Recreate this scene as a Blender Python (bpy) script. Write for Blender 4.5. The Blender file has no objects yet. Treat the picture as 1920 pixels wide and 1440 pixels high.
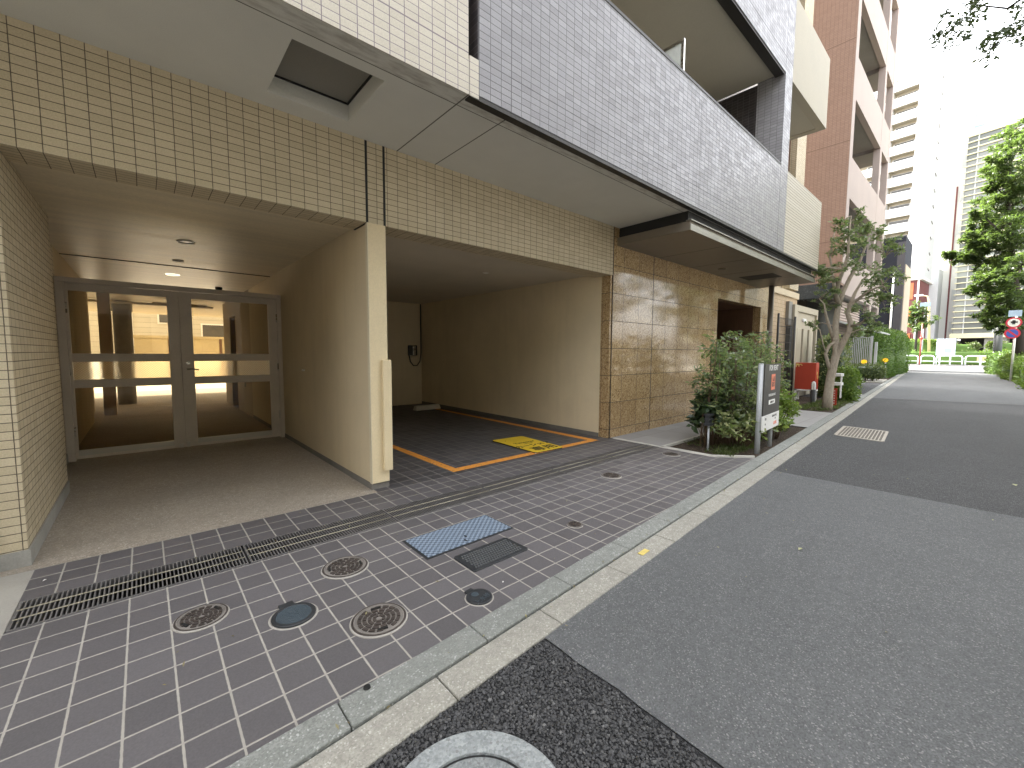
import bpy, math, random
import numpy as np
from mathutils import Vector, noise
R = math.radians
sc = bpy.context.scene
COL = sc.collection
rng = np.random.default_rng(7)
random.seed(5)

# ------------------------------------------------------------------ camera (surveyed from the photograph)
FPX, YAW, PITCH, ROLL, EYE = 781.08, R(41.4726), R(4.2825), R(.3036), 1.27
def _basis():
    cy, sy, cp, sp = math.cos(YAW), math.sin(YAW), math.cos(PITCH), math.sin(PITCH)
    fw = Vector((sy*cp, cy*cp, -sp)); rt = Vector((cy, -sy, 0)); up = rt.cross(fw)
    cr, sr = math.cos(ROLL), math.sin(ROLL)
    return cr*rt + sr*up, -sr*rt + cr*up, fw
RT, UP, FW = _basis()
def ray(px, py):
    return RT*((px-960)/FPX) + UP*(-(py-720)/FPX) + FW
def at_x(px, py, X):            # survey helpers: world point of a sighted feature on a known plane
    d = ray(px, py); return Vector((0, 0, EYE)) + d*(X/d.x)
def at_y(px, py, Y):
    d = ray(px, py); return Vector((0, 0, EYE)) + d*(Y/d.y)
def at_z(px, py, Z=0.):
    d = ray(px, py); return Vector((0, 0, EYE)) + d*((Z-EYE)/d.z)
def at_d(px, py, D):
    return Vector((0, 0, EYE)) + ray(px, py)*D

# ------------------------------------------------------------------ mesh helpers
OFF = {}
class MB:
    def __init__(s): s.v = []; s.f = []; s.sm = []
    def add(s, vs, fs, smooth=False):
        b = len(s.v); s.v += [tuple(v) for v in vs]
        for f in fs: s.f.append(tuple(i+b for i in f)); s.sm.append(smooth)
        return s
    def box(s, x0, x1, y0, y1, z0, z1):
        return s.add([(x0,y0,z0),(x1,y0,z0),(x1,y1,z0),(x0,y1,z0),(x0,y0,z1),(x1,y0,z1),(x1,y1,z1),(x0,y1,z1)],
            [(0,3,2,1),(4,5,6,7),(0,1,5,4),(1,2,6,5),(2,3,7,6),(3,0,4,7)])
    def prism(s, poly, z0, z1):
        n = len(poly)
        return s.add([(p[0],p[1],z0) for p in poly]+[(p[0],p[1],z1) for p in poly],
            [tuple(range(n-1,-1,-1)), tuple(range(n,2*n))]+[(i,(i+1)%n,n+(i+1)%n,n+i) for i in range(n)])
    def sheet(s, poly, z):
        return s.add([(p[0],p[1],z) for p in poly],[tuple(range(len(poly)))])
    def quad(s, a, b, c, d): return s.add([a,b,c,d],[(0,1,2,3)])
    def tube(s, pts, rad, n=8, cap=True, smooth=True):
        pts = [Vector(p) for p in pts]; m = len(pts)
        if not hasattr(rad,'__len__'): rad = [rad]*m
        vs = []; prev = None
        for i,p in enumerate(pts):
            t = (pts[min(i+1,m-1)]-pts[max(i-1,0)]).normalized()
            if prev is None: prev = t.cross(Vector((.31,.17,.93)) if abs(t.z) < .8 else Vector((1,.2,0)))
            a = (prev-t*prev.dot(t)).normalized(); b = t.cross(a); prev = a
            for k in range(n):
                w = 2*math.pi*k/n; vs.append(p+(a*math.cos(w)+b*math.sin(w))*rad[i])
        fs = [(i*n+k,i*n+(k+1)%n,(i+1)*n+(k+1)%n,(i+1)*n+k) for i in range(m-1) for k in range(n)]
        s.add(vs, fs, smooth)
        if cap:
            b = len(s.v)-m*n
            s.f += [tuple(b+k for k in range(n-1,-1,-1)), tuple(b+(m-1)*n+k for k in range(n))]; s.sm += [False,False]
        return s
    def lathe(s, prof, cx, cy, n=40, smooth=False, ax='z'):
        vs = []
        for r,z in prof:
            for k in range(n):
                a = 2*math.pi*k/n
                vs.append((cx+r*math.cos(a), cy+r*math.sin(a), z))
        m = len(prof)
        fs = [(i*n+k,i*n+(k+1)%n,(i+1)*n+(k+1)%n,(i+1)*n+k) for i in range(m-1) for k in range(n)]
        s.add(vs, fs, smooth)
        b = len(s.v)-m*n
        if prof[-1][0] > 1e-6: s.f.append(tuple(b+(m-1)*n+k for k in range(n))); s.sm.append(False)
        return s
    def rot(s, i0, c, ang):      # rotate the verts added since i0 about c, round z
        ca, sa = math.cos(ang), math.sin(ang)
        for i in range(i0, len(s.v)):
            x,y,z = s.v[i]; x -= c[0]; y -= c[1]
            s.v[i] = (c[0]+x*ca-y*sa, c[1]+x*sa+y*ca, z)
        return s
    def build(s, name, mat, parent=None, bevel=0, kind=None):
        off = OFF.get(parent, Vector((0,0,0))) if parent else Vector((0,0,0))
        me = bpy.data.meshes.new(name)
        me.from_pydata([(v[0]-off.x, v[1]-off.y, v[2]-off.z) for v in s.v], [], s.f)
        me.polygons.foreach_set('use_smooth', s.sm); me.update()
        return link(name, me, mat, parent, bevel, kind, off)
def link(name, me, mat, parent=None, bevel=0, kind=None, off=None):
    me.materials.append(mat)
    o = bpy.data.objects.new(name, me); COL.objects.link(o)
    if parent: o.parent = parent
    OFF[o] = off if off is not None else Vector((0,0,0))
    if bevel:
        m = o.modifiers.new('bevel','BEVEL'); m.width = bevel; m.segments = 2; m.limit_method = 'ANGLE'
    if kind: o['kind'] = kind
    return o
def bx(*a): return MB().box(*a)
def thing(name, label, cat, loc=(0,0,0), group=None):
    o = bpy.data.objects.new(name, None); COL.objects.link(o); o.location = loc
    o.empty_display_size = .1
    OFF[o] = Vector(loc); return tag(o, label, cat, group)
def tag(o, label, cat, group=None):
    o['label'] = label; o['category'] = cat
    if group: o['group'] = group
    return o
def copy_thing(src, loc, rz=0, label=None, sc_=1):
    r = src.copy(); COL.objects.link(r); r.location = loc; r.rotation_euler = (0,0,rz); r.scale = (sc_,)*3
    if label: r['label'] = label
    for ch in list(src.children):
        c = ch.copy(); COL.objects.link(c); c.parent = r
        for g in list(ch.children):
            d = g.copy(); COL.objects.link(d); d.parent = c
    return r
def centre_mesh(o, c):           # put a one-mesh thing's origin at its base
    c = Vector(c)
    for v in o.data.vertices: v.co -= c
    o.location = c; OFF[o] = c; return o
def text(body, size, origin, xdir, ydir, mat, name, parent, ext=.001, align='CENTER', bold=0):
    c = bpy.data.curves.new('lettering','FONT'); c.body = body; c.size = size; c.align_x = align; c.extrude = ext; c.offset = bold
    c.resolution_u = 4
    o = bpy.data.objects.new('lettering', c); COL.objects.link(o)
    dg = bpy.context.evaluated_depsgraph_get(); dg.update()
    me = bpy.data.meshes.new_from_object(o.evaluated_get(dg))
    bpy.data.objects.remove(o); bpy.data.curves.remove(c)
    X = Vector(xdir).normalized(); Y = Vector(ydir).normalized(); Z = X.cross(Y); O = Vector(origin)
    off = OFF.get(parent, Vector((0,0,0)))
    for v in me.vertices: v.co = O + X*v.co.x + Y*v.co.y + Z*v.co.z - off
    me.materials.clear()
    return link(name, me, mat, parent, off=off)

# ------------------------------------------------------------------ materials
class NT:
    def __init__(s, name):
        s.m = bpy.data.materials.new(name); s.m.use_nodes = True
        s.t = s.m.node_tree; s.t.nodes.clear()
        s.out = s.t.nodes.new('ShaderNodeOutputMaterial')
    def n(s, typ, props=None, **ins):
        nd = s.t.nodes.new('ShaderNode'+typ)
        for k,v in (props or {}).items(): setattr(nd,k,v)
        for k,v in ins.items():
            s.set(nd, int(k[1:]) if k[0]=='i' and k[1:].isdigit() else k.replace('_',' '), v)
        return nd
    def set(s, nd, key, v):
        sock = nd.inputs[key]
        if isinstance(v, bpy.types.NodeSocket): s.t.links.new(v, sock)
        elif isinstance(v, bpy.types.Node): s.t.links.new(v.outputs[0], sock)
        else:
            if sock.type == 'RGBA' and hasattr(v,'__len__') and len(v)==3: v = (*v,1)
            sock.default_value = v
    def math(s, op, a, b=0., c=None):
        nd = s.n('Math', {'operation':op}, i0=a, i1=b)
        if c is not None: s.set(nd, 2, c)
        return nd.outputs[0]
    def mix(s, f, a, b, blend='MIX'):
        nd = s.n('Mix', {'data_type':'RGBA','blend_type':blend})
        s.set(nd,0,f); s.set(nd,6,a); s.set(nd,7,b); return nd.outputs[2]
    def pos(s): return s.n('NewGeometry').outputs['Position']
    def noise(s, scale, detail=4, vec=None, rough=.6, stretch=None):
        v = vec if vec is not None else s.pos()
        if stretch: v = s.n('Mapping', Vector=v, Scale=stretch).outputs[0]
        return s.n('TexNoise', Vector=v, Scale=scale, Detail=detail, Roughness=rough).outputs[0]
    def ramp(s, f, stops, interp='LINEAR'):
        nd = s.n('ValToRGB', Fac=f); cr = nd.color_ramp; cr.interpolation = interp
        while len(cr.elements) < len(stops): cr.elements.new(.5)
        for e,(p,c) in zip(cr.elements, stops):
            e.position = p; e.color = (*c,1) if hasattr(c,'__len__') else (c,c,c,1)
        return nd.outputs[0]
    def bump(s, h, strength=.3, dist=.01, normal=None):
        nd = s.n('Bump', Height=h, Strength=strength, Distance=dist)
        if normal is not None: s.set(nd,'Normal',normal)
        return nd.outputs[0]
    def pbr(s, col, rough=.6, metal=0., normal=None, **kw):
        nd = s.n('BsdfPrincipled'); s.set(nd,'Base Color',col); s.set(nd,'Roughness',rough); s.set(nd,'Metallic',metal)
        if normal is not None: s.set(nd,'Normal',normal)
        for k,v in kw.items(): s.set(nd,k.replace('_',' '),v)
        s.t.links.new(nd.outputs[0], s.out.inputs[0]); return s.m
def wallmat(name, col, rough=.8, streak=.22, fine=170, bump=.5):
    n = NT(name)                                # sprayed render: mottling, faint rain streaks and scuffs
    a = n.noise(1.1,6); st = n.noise(5.5,5,stretch=(1,1,.10)); f = n.noise(fine,4); sc_ = n.noise(26,6,stretch=(1,1,.35))
    c = n.mix(n.ramp(a,[(.3,0.),(.7,1.)]), mul(col,.90), mul(col,1.08))
    c = n.mix(n.ramp(st,[(.5,0.),(.78,streak)]), c, mul(col,.55))
    c = n.mix(n.ramp(sc_,[(.66,0.),(.74,streak*.9)]), c, mul(col,.5))
    c = n.mix(.2, c, n.ramp(f,[(.25,mul(col,.6)),(.75,mul(col,1.3))]))
    return n.pbr(c, rough, 0., n.bump(f, bump, .004))
def mul(c, k): return tuple(x*k for x in c)
def mat(name, col, rough=.6, var=.12, scale=3., fine=60., bump=.15, bdist=.004, metal=0., stretch=None, **kw):
    n = NT(name)
    a = n.noise(scale, 5, stretch=stretch); b = n.noise(fine, 4)
    c = n.mix(n.ramp(a,[(.3,0.),(.7,1.)]), mul(col,1-var), mul(col,1+var))
    c = n.mix(.25, c, n.ramp(b,[(.25,mul(col,.6)),(.75,mul(col,1.3))]))
    nor = n.bump(b, bump, bdist) if bump else None
    rr = n.math('ADD', n.math('MULTIPLY', a, .2), rough-.1)
    return n.pbr(c, rr, metal, nor, **kw)
def uv_wall(n):
    g = n.n('NewGeometry'); p = n.n('SeparateXYZ', Vector=g.outputs['Position']); q = n.n('SeparateXYZ', Vector=g.outputs['True Normal'])
    ax = n.math('GREATER_THAN', n.math('ABSOLUTE', q.outputs[0]), .7); az = n.math('GREATER_THAN', n.math('ABSOLUTE', q.outputs[2]), .7)
    def sel(f,a,b): return n.math('ADD', n.math('MULTIPLY', a, n.math('SUBTRACT',1.,f)), n.math('MULTIPLY', b, f))
    return sel(ax,p.outputs[0],p.outputs[1]), sel(az,p.outputs[2],p.outputs[1])
def tile(name, ca, cb, grout, pu, pv, g, u0=0., v0=0., rough=.4, bump=.5, tilt=.0, stain=.15, streak=0., gv=None, spec=.5, rvar=.15, lines=()):
    n = NT(name); u, v = uv_wall(n)
    su = n.math('DIVIDE', n.math('SUBTRACT',u,u0), pu); sv = n.math('DIVIDE', n.math('SUBTRACT',v,v0), pv)
    fu = n.math('FRACT',su); fv = n.math('FRACT',sv)
    du = n.math('MULTIPLY', n.math('MINIMUM',fu,n.math('SUBTRACT',1.,fu)), pu)
    dv = n.math('MULTIPLY', n.math('MINIMUM',fv,n.math('SUBTRACT',1.,fv)), pv)
    wob = n.math('MULTIPLY', n.math('SUBTRACT', n.noise(45,2), .5), g*.5)
    def edge(d, w): return n.n('MapRange',{'interpolation_type':'SMOOTHSTEP'}, Value=n.math('ADD',d,wob), From_Min=w*.5-.0006, From_Max=w*.5+.0016).outputs[0]
    mask = n.math('MINIMUM', edge(du,g), edge(dv,gv or g))
    for axis, at, w in lines:            # wider expansion joints
        d = n.math('ABSOLUTE', n.math('SUBTRACT', u if axis=='u' else v, at))
        mask = n.math('MINIMUM', mask, n.math('GREATER_THAN', d, w*.5))
    cell = n.n('CombineXYZ', X=n.math('FLOOR',su), Y=n.math('FLOOR',sv))
    rnd = n.n('TexWhiteNoise', {'noise_dimensions':'2D'}, Vector=cell)
    r1 = rnd.outputs[0]; r3 = n.n('SeparateColor', Color=rnd.outputs[1])
    c = n.mix(r1, ca, cb)
    if streak:
        st = n.noise(30, 5, stretch=(1,1,14)); c = n.mix(n.math('MULTIPLY',st,streak), c, mul(cb,1.35))
    big = n.noise(1.1, 6); c = n.mix(n.ramp(big,[(.35,stain),(.65,0.)]), c, mul(ca,.45))
    fine = n.noise(140, 3); c = n.mix(.18, c, n.ramp(fine,[(.3,mul(ca,.5)),(.7,mul(cb,1.5))]))
    col = n.mix(mask, n.mix(n.noise(9,3), mul(grout,.7), mul(grout,1.15)), c)
    h = n.math('ADD', mask, n.math('MULTIPLY', fine, .12))
    if tilt:
        t = n.math('ADD', n.math('MULTIPLY', n.math('SUBTRACT',r3.outputs[0],.5), n.math('SUBTRACT',fu,.5)), n.math('MULTIPLY', n.math('SUBTRACT',r3.outputs[1],.5), n.math('SUBTRACT',fv,.5)))
        h = n.math('ADD', h, n.math('MULTIPLY', t, tilt))
    rr = n.math('ADD', n.math('MULTIPLY', r3.outputs[2], rvar), rough-rvar*.5)
    rr = n.math('ADD', rr, n.math('MULTIPLY', n.math('SUBTRACT',1.,mask), .35))
    return n.pbr(col, rr, 0., n.bump(h, bump, .003), Specular_IOR_Level=spec)
def leafmat(name, cols, rough=.42, trans=.3, spec=.5):
    n = NT(name); ri = n.n('NewGeometry').outputs['Random Per Island']
    c = n.ramp(ri, [(i/max(1,len(cols)-1), k) for i,k in enumerate(cols)])
    c = n.mix(.3, c, n.mix(n.noise(2.3,3), mul(cols[0],.7), cols[-1]))
    p = n.n('BsdfPrincipled'); n.set(p,'Base Color',c); n.set(p,'Roughness',rough); n.set(p,'Specular IOR Level',spec)
    t = n.n('BsdfTranslucent', Color=n.mix(.5,c,(.25,.4,.05)))
    m = n.n('MixShader', Fac=trans); n.t.links.new(p.outputs[0], m.inputs[1]); n.t.links.new(t.outputs[0], m.inputs[2])
    n.t.links.new(m.outputs[0], n.out.inputs[0]); return n.m
def emit(name, col, strength):
    n = NT(name); e = n.n('Emission', Color=col, Strength=strength); n.t.links.new(e.outputs[0], n.out.inputs[0]); return n.m
def glass(name, tint=(.9,.9,.86), refl=1., rough=0.):
    n = NT(name); t = n.n('BsdfTransparent', Color=tint); g = n.n('BsdfGlossy', Roughness=rough, Color=(.9,.9,.9))
    f = n.math('MULTIPLY', n.n('Fresnel', IOR=1.5).outputs[0], refl)
    m = n.n('MixShader', Fac=f); n.t.links.new(t.outputs[0], m.inputs[1]); n.t.links.new(g.outputs[0], m.inputs[2])
    n.t.links.new(m.outputs[0], n.out.inputs[0]); return n.m

# ------------------------------------------------------------------ foliage
def leaves(name, clumps, size, material, parent, seed=1, aspect=.45, up=.35, shell=.0, droop=0.):
    """clumps: (centre, (rx,ry,rz) or r, count) -> one mesh of folded leaf blades"""
    g = np.random.default_rng(seed); P = []
    for c, r, k in clumps:
        d = g.normal(size=(k,3)); d /= np.linalg.norm(d,axis=1)[:,None]
        q = shell+(1-shell)*g.random(k)**.45
        P.append(np.array(c)+d*q[:,None]*np.array(r if hasattr(r,'__len__') else (r,r,r)))
    P = np.concatenate(P); N = len(P)
    ax = g.normal(size=(N,3)); ax[:,2] = ax[:,2]*.6-droop; ax /= np.linalg.norm(ax,axis=1)[:,None]
    nr = g.normal(size=(N,3)); nr[:,2] += up*3; sd = np.cross(ax,nr); sd /= np.linalg.norm(sd,axis=1)[:,None]
    nn = np.cross(sd,ax)
    L = size*(.6+.8*g.random(N))[:,None]; W = L*aspect*.5
    off = np.array(OFF.get(parent, Vector((0,0,0)))) if parent else np.zeros(3)
    P = P-off
    V = np.empty((N,4,3)); V[:,0] = P; V[:,1] = P+ax*L*.5+sd*W+nn*W*.35; V[:,2] = P+ax*L-nn*W*.3; V[:,3] = P+ax*L*.5-sd*W+nn*W*.35
    return quads(name, V.reshape(-1,3), N, material, parent)
def quads(name, V, N, material, parent):
    me = bpy.data.meshes.new(name); me.vertices.add(4*N); me.vertices.foreach_set('co', V.astype(np.float32).ravel())
    me.loops.add(4*N); me.loops.foreach_set('vertex_index', np.arange(4*N,dtype=np.int32))
    me.polygons.add(N); me.polygons.foreach_set('loop_start', np.arange(0,4*N,4,dtype=np.int32))
    me.update(calc_edges=True); me.validate()
    return link(name, me, material, parent, off=OFF.get(parent))
def blob(c, r, e=.6, amp=.12, freq=1.3, nu=28, nv=16, seed=0, mb=None):
    mb = mb or MB(); vs = []
    sp = lambda w,k: math.copysign(abs(w)**k, w)
    for i in range(nv+1):
        ph = -math.pi/2+math.pi*i/nv
        for k in range(nu):
            th = 2*math.pi*k/nu
            d = Vector((sp(math.cos(ph),e)*sp(math.cos(th),e), sp(math.cos(ph),e)*sp(math.sin(th),e), sp(math.sin(ph),e)))
            p = Vector((d.x*r[0],d.y*r[1],d.z*r[2])); w = 1+amp*noise.noise(p*freq+Vector((seed*7.1,seed,3)))
            vs.append(Vector(c)+p*w)
    fs = [(i*nu+k,i*nu+(k+1)%nu,(i+1)*nu+(k+1)%nu,(i+1)*nu+k) for i in range(nv) for k in range(nu)]
    return mb.add(vs, fs, True)
def surface_leaves(name, c, r, e, amp, freq, seed, n, size, material, parent, out=.03, aspect=.5):
    g = np.random.default_rng(seed+50); sp = lambda w,k: np.sign(w)*np.abs(w)**k
    d = g.normal(size=(n,3)); d /= np.linalg.norm(d,axis=1)[:,None]
    ph = np.arcsin(d[:,2]); th = np.arctan2(d[:,1],d[:,0])
    D = np.stack([sp(np.cos(ph),e)*sp(np.cos(th),e), sp(np.cos(ph),e)*sp(np.sin(th),e), sp(np.sin(ph),e)],1)
    Q = D*np.array(r); wv = np.array([1+amp*noise.noise(Vector(q)*freq+Vector((seed*7.1,seed,3))) for q in Q])
    P = np.array(c)+Q*wv[:,None]+g.normal(size=(n,3))*out
    nrm = D/np.array(r); nrm /= np.linalg.norm(nrm,axis=1)[:,None]
    ax = g.normal(size=(n,3))*.8+nrm*.55+np.array([0,0,.35]); ax /= np.linalg.norm(ax,axis=1)[:,None]
    sd = np.cross(ax,nrm+g.normal(size=(n,3))*.5); sd /= np.linalg.norm(sd,axis=1)[:,None]; nn = np.cross(sd,ax)
    L = size*(.6+.8*g.random(n))[:,None]; W = L*aspect*.5
    P = P-np.array(OFF.get(parent, Vector((0,0,0))))
    V = np.empty((n,4,3)); V[:,0] = P; V[:,1] = P+ax*L*.5+sd*W+nn*W*.3; V[:,2] = P+ax*L; V[:,3] = P+ax*L*.5-sd*W+nn*W*.3
    return quads(name, V.reshape(-1,3), n, material, parent)
# ------------------------------------------------------------------ material library
F = 3.663                                   # street face of the ground floor
J0 = -.4792                                 # a vertical wall-tile joint
CREAM, CREAM2 = (.53,.447,.30), (.62,.53,.368)
m_cream = tile('cream_wall_tile', CREAM, CREAM2, (.11,.085,.062), .1, .05, .0032, J0, 2.405, rough=.52, bump=.55, rvar=.2, stain=.18)
m_cream_up = tile('cream_upper_tile', (.56,.51,.42), (.62,.57,.475), (.27,.225,.25), .1, .05, .0045, J0, 3.12, rough=.4, bump=.4, stain=.06, gv=.0035, lines=(('v',3.372,.009),))
m_grey = tile('grey_wall_tile', (.205,.199,.212), (.305,.298,.312), (.15,.145,.155), .1033, .05, .0045, 1.905, 3.12, rough=.40, bump=.5, tilt=.5, streak=.55, rvar=.24,
              lines=(('v',3.372,.008),('u',2.214,.009),('u',5.382,.009),('u',8.432,.009),('v',6.312,.008)))
m_darktile = tile('dark_wall_tile', (.035,.03,.034), (.065,.055,.058), (.13,.125,.13), .1, .05, .004, .02, .02, rough=.35, bump=.4)
m_stripe = tile('ivory_ribbed_tile', (.50,.455,.36), (.55,.505,.41), (.20,.18,.15), 30., .05, .007, -10., 3.12, rough=.5, bump=.8, stain=.06, lines=(('v',3.372,.010),))
m_plaster_up = mat('ivory_render', (.48,.44,.355), .75, .06, 1.2, 80, .2)
m_tan = tile('tan_wall_tile', (.50,.36,.21), (.58,.43,.27), (.30,.22,.14), .1, .1, .006, .03, .02, rough=.5, bump=.4)
m_soffit = NT('soffit_board')
def _soff(n):
    p = n.n('SeparateXYZ', Vector=n.pos())
    def ln(s, at, w): return n.math('LESS_THAN', n.math('ABSOLUTE', n.math('SUBTRACT', s, at)), w)
    inner = n.math('GREATER_THAN', p.outputs[1], 2.70)
    l = n.math('MAXIMUM', ln(p.outputs[1],2.70,.004), n.math('MAXIMUM', ln(p.outputs[0],1.82,.0055), ln(p.outputs[0],2.222,.0055)))
    low = n.math('LESS_THAN', p.outputs[2], 3.105); l = n.math('MULTIPLY', l, low)
    a = n.noise(1.6,5); f = n.noise(160,3)
    c = n.mix(n.ramp(a,[(.3,0.),(.7,1.)]), (.65,.64,.585), (.72,.71,.65))
    c = n.mix(.2, c, n.ramp(f,[(.3,(.50,.485,.43)),(.7,(.84,.815,.73))]))
    st = n.math('MULTIPLY', n.math('SUBTRACT',1.,inner), n.ramp(n.noise(7,5,stretch=(1,4,1)),[(.42,0.),(.7,.55)]))
    c = n.mix(st, c, (.25,.215,.17)); c = n.mix(l, c, (.13,.12,.10))
    return n.pbr(c, .8, 0., n.bump(n.math('ADD', f, n.math('MULTIPLY', l, -3.)), .25, .003))
m_soffit = _soff(m_soffit)
m_soffit2 = mat('balcony_soffit', (.52,.49,.41), .8, .06, 1., 120, .1)
m_wallp = wallmat('ochre_sprayed_wall', (.60,.50,.335))
m_wallbay = wallmat('bay_sprayed_wall', (.68,.58,.40))
m_pillar = wallmat('cream_paint', (.72,.60,.385), .55, .12, 90, .15)
m_ceil = mat('board_marked_concrete', (.66,.58,.43), .42, .16, 1.5, 40, .18, .004, stretch=(.35,5,1))
m_ceil2 = mat('bay_ceiling_paint', (.58,.53,.44), .8, .08, 1.4, 90, .15)
m_conc = mat('grey_concrete', (.33,.32,.29), .85, .2, 4, 90, .4, .005)
m_plinth = mat('dark_cement_plinth', (.17,.158,.14), .85, .2, 4, 90, .4, .005)
m_black = mat('black_rubber_and_shade', (.012,.012,.012), .6, .1, 5, 60, 0)
m_brownmetal = mat('bronze_aluminium', (.21,.18,.145), .42, .08, 4, 120, .04, metal=.35)
m_doorframe = mat('grey_bronze_aluminium', (.60,.54,.46), .45, .10, 3, 150, .05)
m_doorlight = mat('pale_kickplate', (.52,.50,.44), .45, .08, 3, 150, .05, metal=.3)
m_steel = mat('brushed_steel', (.55,.53,.48), .28, .12, 3, 60, .03, metal=1., stretch=(1,1,8))
m_fascia = mat('dull_fascia_metal', (.30,.285,.25), .4, .2, 3, 60, .02, metal=.8, stretch=(.6,1,8))
m_darkmetal = mat('dark_metal', (.05,.047,.043), .45, .1, 5, 80, .05, metal=.5)
m_white = mat('white_paint', (.78,.77,.74), .5, .05, 4, 60, .05)
m_wood = mat('dark_timber_and_shade', (.11,.055,.03), .45, .25, 3, 60, .1, stretch=(12,12,.8))
m_glass = glass('clear_pane', (.37,.325,.24))
def _wired():
    n = NT('wired_frosted_pane'); p = n.n('SeparateXYZ', Vector=n.pos())
    a = n.math('FRACT', n.math('MULTIPLY', n.math('ADD',p.outputs[0],p.outputs[2]), 38.)); b = n.math('FRACT', n.math('MULTIPLY', n.math('SUBTRACT',p.outputs[0],p.outputs[2]), 38.))
    w = n.math('MAXIMUM', n.math('LESS_THAN',a,.10), n.math('LESS_THAN',b,.10))
    c = n.mix(w, (.97,.95,.88), (.66,.62,.50)); nz = n.bump(n.noise(150,3), .8, .004)
    t = n.n('BsdfTranslucent', Color=c, Normal=nz); g = n.n('BsdfRefraction', Color=c, Roughness=.28, IOR=1.03, Normal=nz)
    m = n.n('MixShader', Fac=.8); n.t.links.new(t.outputs[0], m.inputs[1]); n.t.links.new(g.outputs[0], m.inputs[2])
    n.t.links.new(m.outputs[0], n.out.inputs[0]); return n.m
m_wired = _wired()
def _granite(name, k=1.):
    n = NT(name); u, v = uv_wall(n)
    def joint(s, o, p, w): 
        f = n.math('FRACT', n.math('DIVIDE', n.math('SUBTRACT', s, o), p)); return n.math('LESS_THAN', n.math('MULTIPLY', n.math('MINIMUM', f, n.math('SUBTRACT',1.,f)), p), w)
    l = n.math('MAXIMUM', joint(v,.13,.4045,.0034), joint(u,5.058,.4185,.0028))
    seam = n.math('LESS_THAN', n.math('ABSOLUTE', n.math('SUBTRACT',u,6.322)), .007); l = n.math('MAXIMUM', l, seam)
    w = n.noise(9,3); vec = n.n('VectorMath', {'operation':'ADD'}, i0=n.pos(), i1=n.n('CombineXYZ', X=n.math('MULTIPLY',w,.12), Y=n.math('MULTIPLY',w,.12), Z=n.math('MULTIPLY',w,.2))).outputs[0]
    a = n.noise(24,9,vec,.74); n.t.nodes[-1].inputs['Distortion'].default_value = 2.6; b = n.noise(110,4)
    c = n.ramp(a,[(.36,mul((.11,.065,.032),k)),(.455,mul((.31,.20,.095),k)),(.53,mul((.56,.405,.215),k)),(.64,mul((.72,.56,.345),k))])
    c = n.mix(n.ramp(b,[(.55,0.),(.68,.55)]), c, mul((.06,.035,.022),k))
    cell = n.n('CombineXYZ', X=n.math('FLOOR',n.math('DIVIDE',n.math('SUBTRACT',u,5.058),.4185)), Y=n.math('FLOOR',n.math('DIVIDE',n.math('SUBTRACT',v,.13),.4045)))
    rn = n.n('TexWhiteNoise', {'noise_dimensions':'2D'}, Vector=cell)
    c = n.mix(n.math('MULTIPLY', rn.outputs[0], .28), c, mul((.2,.12,.06),k)); c = n.mix(l, c, (.03,.022,.016))
    r3 = n.n('SeparateColor', Color=rn.outputs[1])
    fu = n.math('FRACT', n.math('DIVIDE', u, .4185)); 
    h = n.math('ADD', n.math('MULTIPLY', l, -1.), n.math('MULTIPLY', n.noise(1.7,2), .55))
    return n.pbr(c, n.math('ADD', .085, n.math('MULTIPLY', l, .6)), 0., n.bump(h, .25, .004), Specular_IOR_Level=.6)
m_granite = _granite('polished_brown_granite')
m_redbrick = tile('russet_wall_tile', (.30,.19,.145), (.345,.225,.172), (.23,.15,.115), .1, .05, .006, 0,.01, rough=.6, bump=.3, stain=.12, lines=(('v',4.75,.03),('v',7.65,.03),('v',10.55,.03),('v',13.45,.03)))
m_pinkframe = mat('pale_pink_render', (.42,.35,.315), .8, .07, 1., 60, .1)
m_greysoff = mat('grey_slab_soffit', (.26,.25,.23), .85, .08, 2, 60, .1)
m_navy = mat('navy_corrugated_cladding', (.013,.016,.027), .85, .1, 2, 60, .2, stretch=(20,20,.3))
m_apt = mat('far_white_paint', (.70,.70,.68), .7, .04, .5, 20, 0)  # plain white paint shared by the far buildings
m_aptgrey = mat('pale_grey_cladding', (.55,.57,.58), .6, .06, .4, 20, 0)
m_yellowcl = mat('yellowish_ceiling', (.42,.38,.30), .8, .05, .5, 20, 0)
m_darkwin = mat('dark_window_glass', (.09,.085,.08), .12, .2, .6, 10, 0)
m_maroon = mat('maroon_cladding', (.16,.045,.045), .6, .1, .6, 20, 0)
m_orange = mat('orange_panel', (.62,.15,.06), .6, .1, .6, 20, 0)
m_fin = mat('pale_yellow_fin', (.72,.68,.46), .55, .05, .5, 20, 0)
m_offglass = NT('office_glass')
def _off(n):
    p = n.n('SeparateXYZ', Vector=n.pos())
    cell = n.n('CombineXYZ', X=n.math('FLOOR', n.math('DIVIDE', n.math('ADD', p.outputs[1], n.math('MULTIPLY', p.outputs[0], .3)), 3.1)), Y=n.math('FLOOR', n.math('DIVIDE', p.outputs[2], 1.9)))
    r = n.n('TexWhiteNoise', {'noise_dimensions':'2D'}, Vector=cell).outputs[0]
    c = n.ramp(r, [(0.,(.10,.11,.10)),(.4,(.19,.20,.19)),(.7,(.26,.28,.25)),(1.,(.42,.42,.30))], 'CONSTANT')  # yellowish last stop paints lit rooms into the glass colour
    return n.pbr(c, .15, 0., Specular_IOR_Level=.6)
m_offglass = _off(m_offglass)
m_skyglass = mat('pale_blue_glass', (.45,.60,.66), .12, .1, .6, 20, 0)

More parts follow.
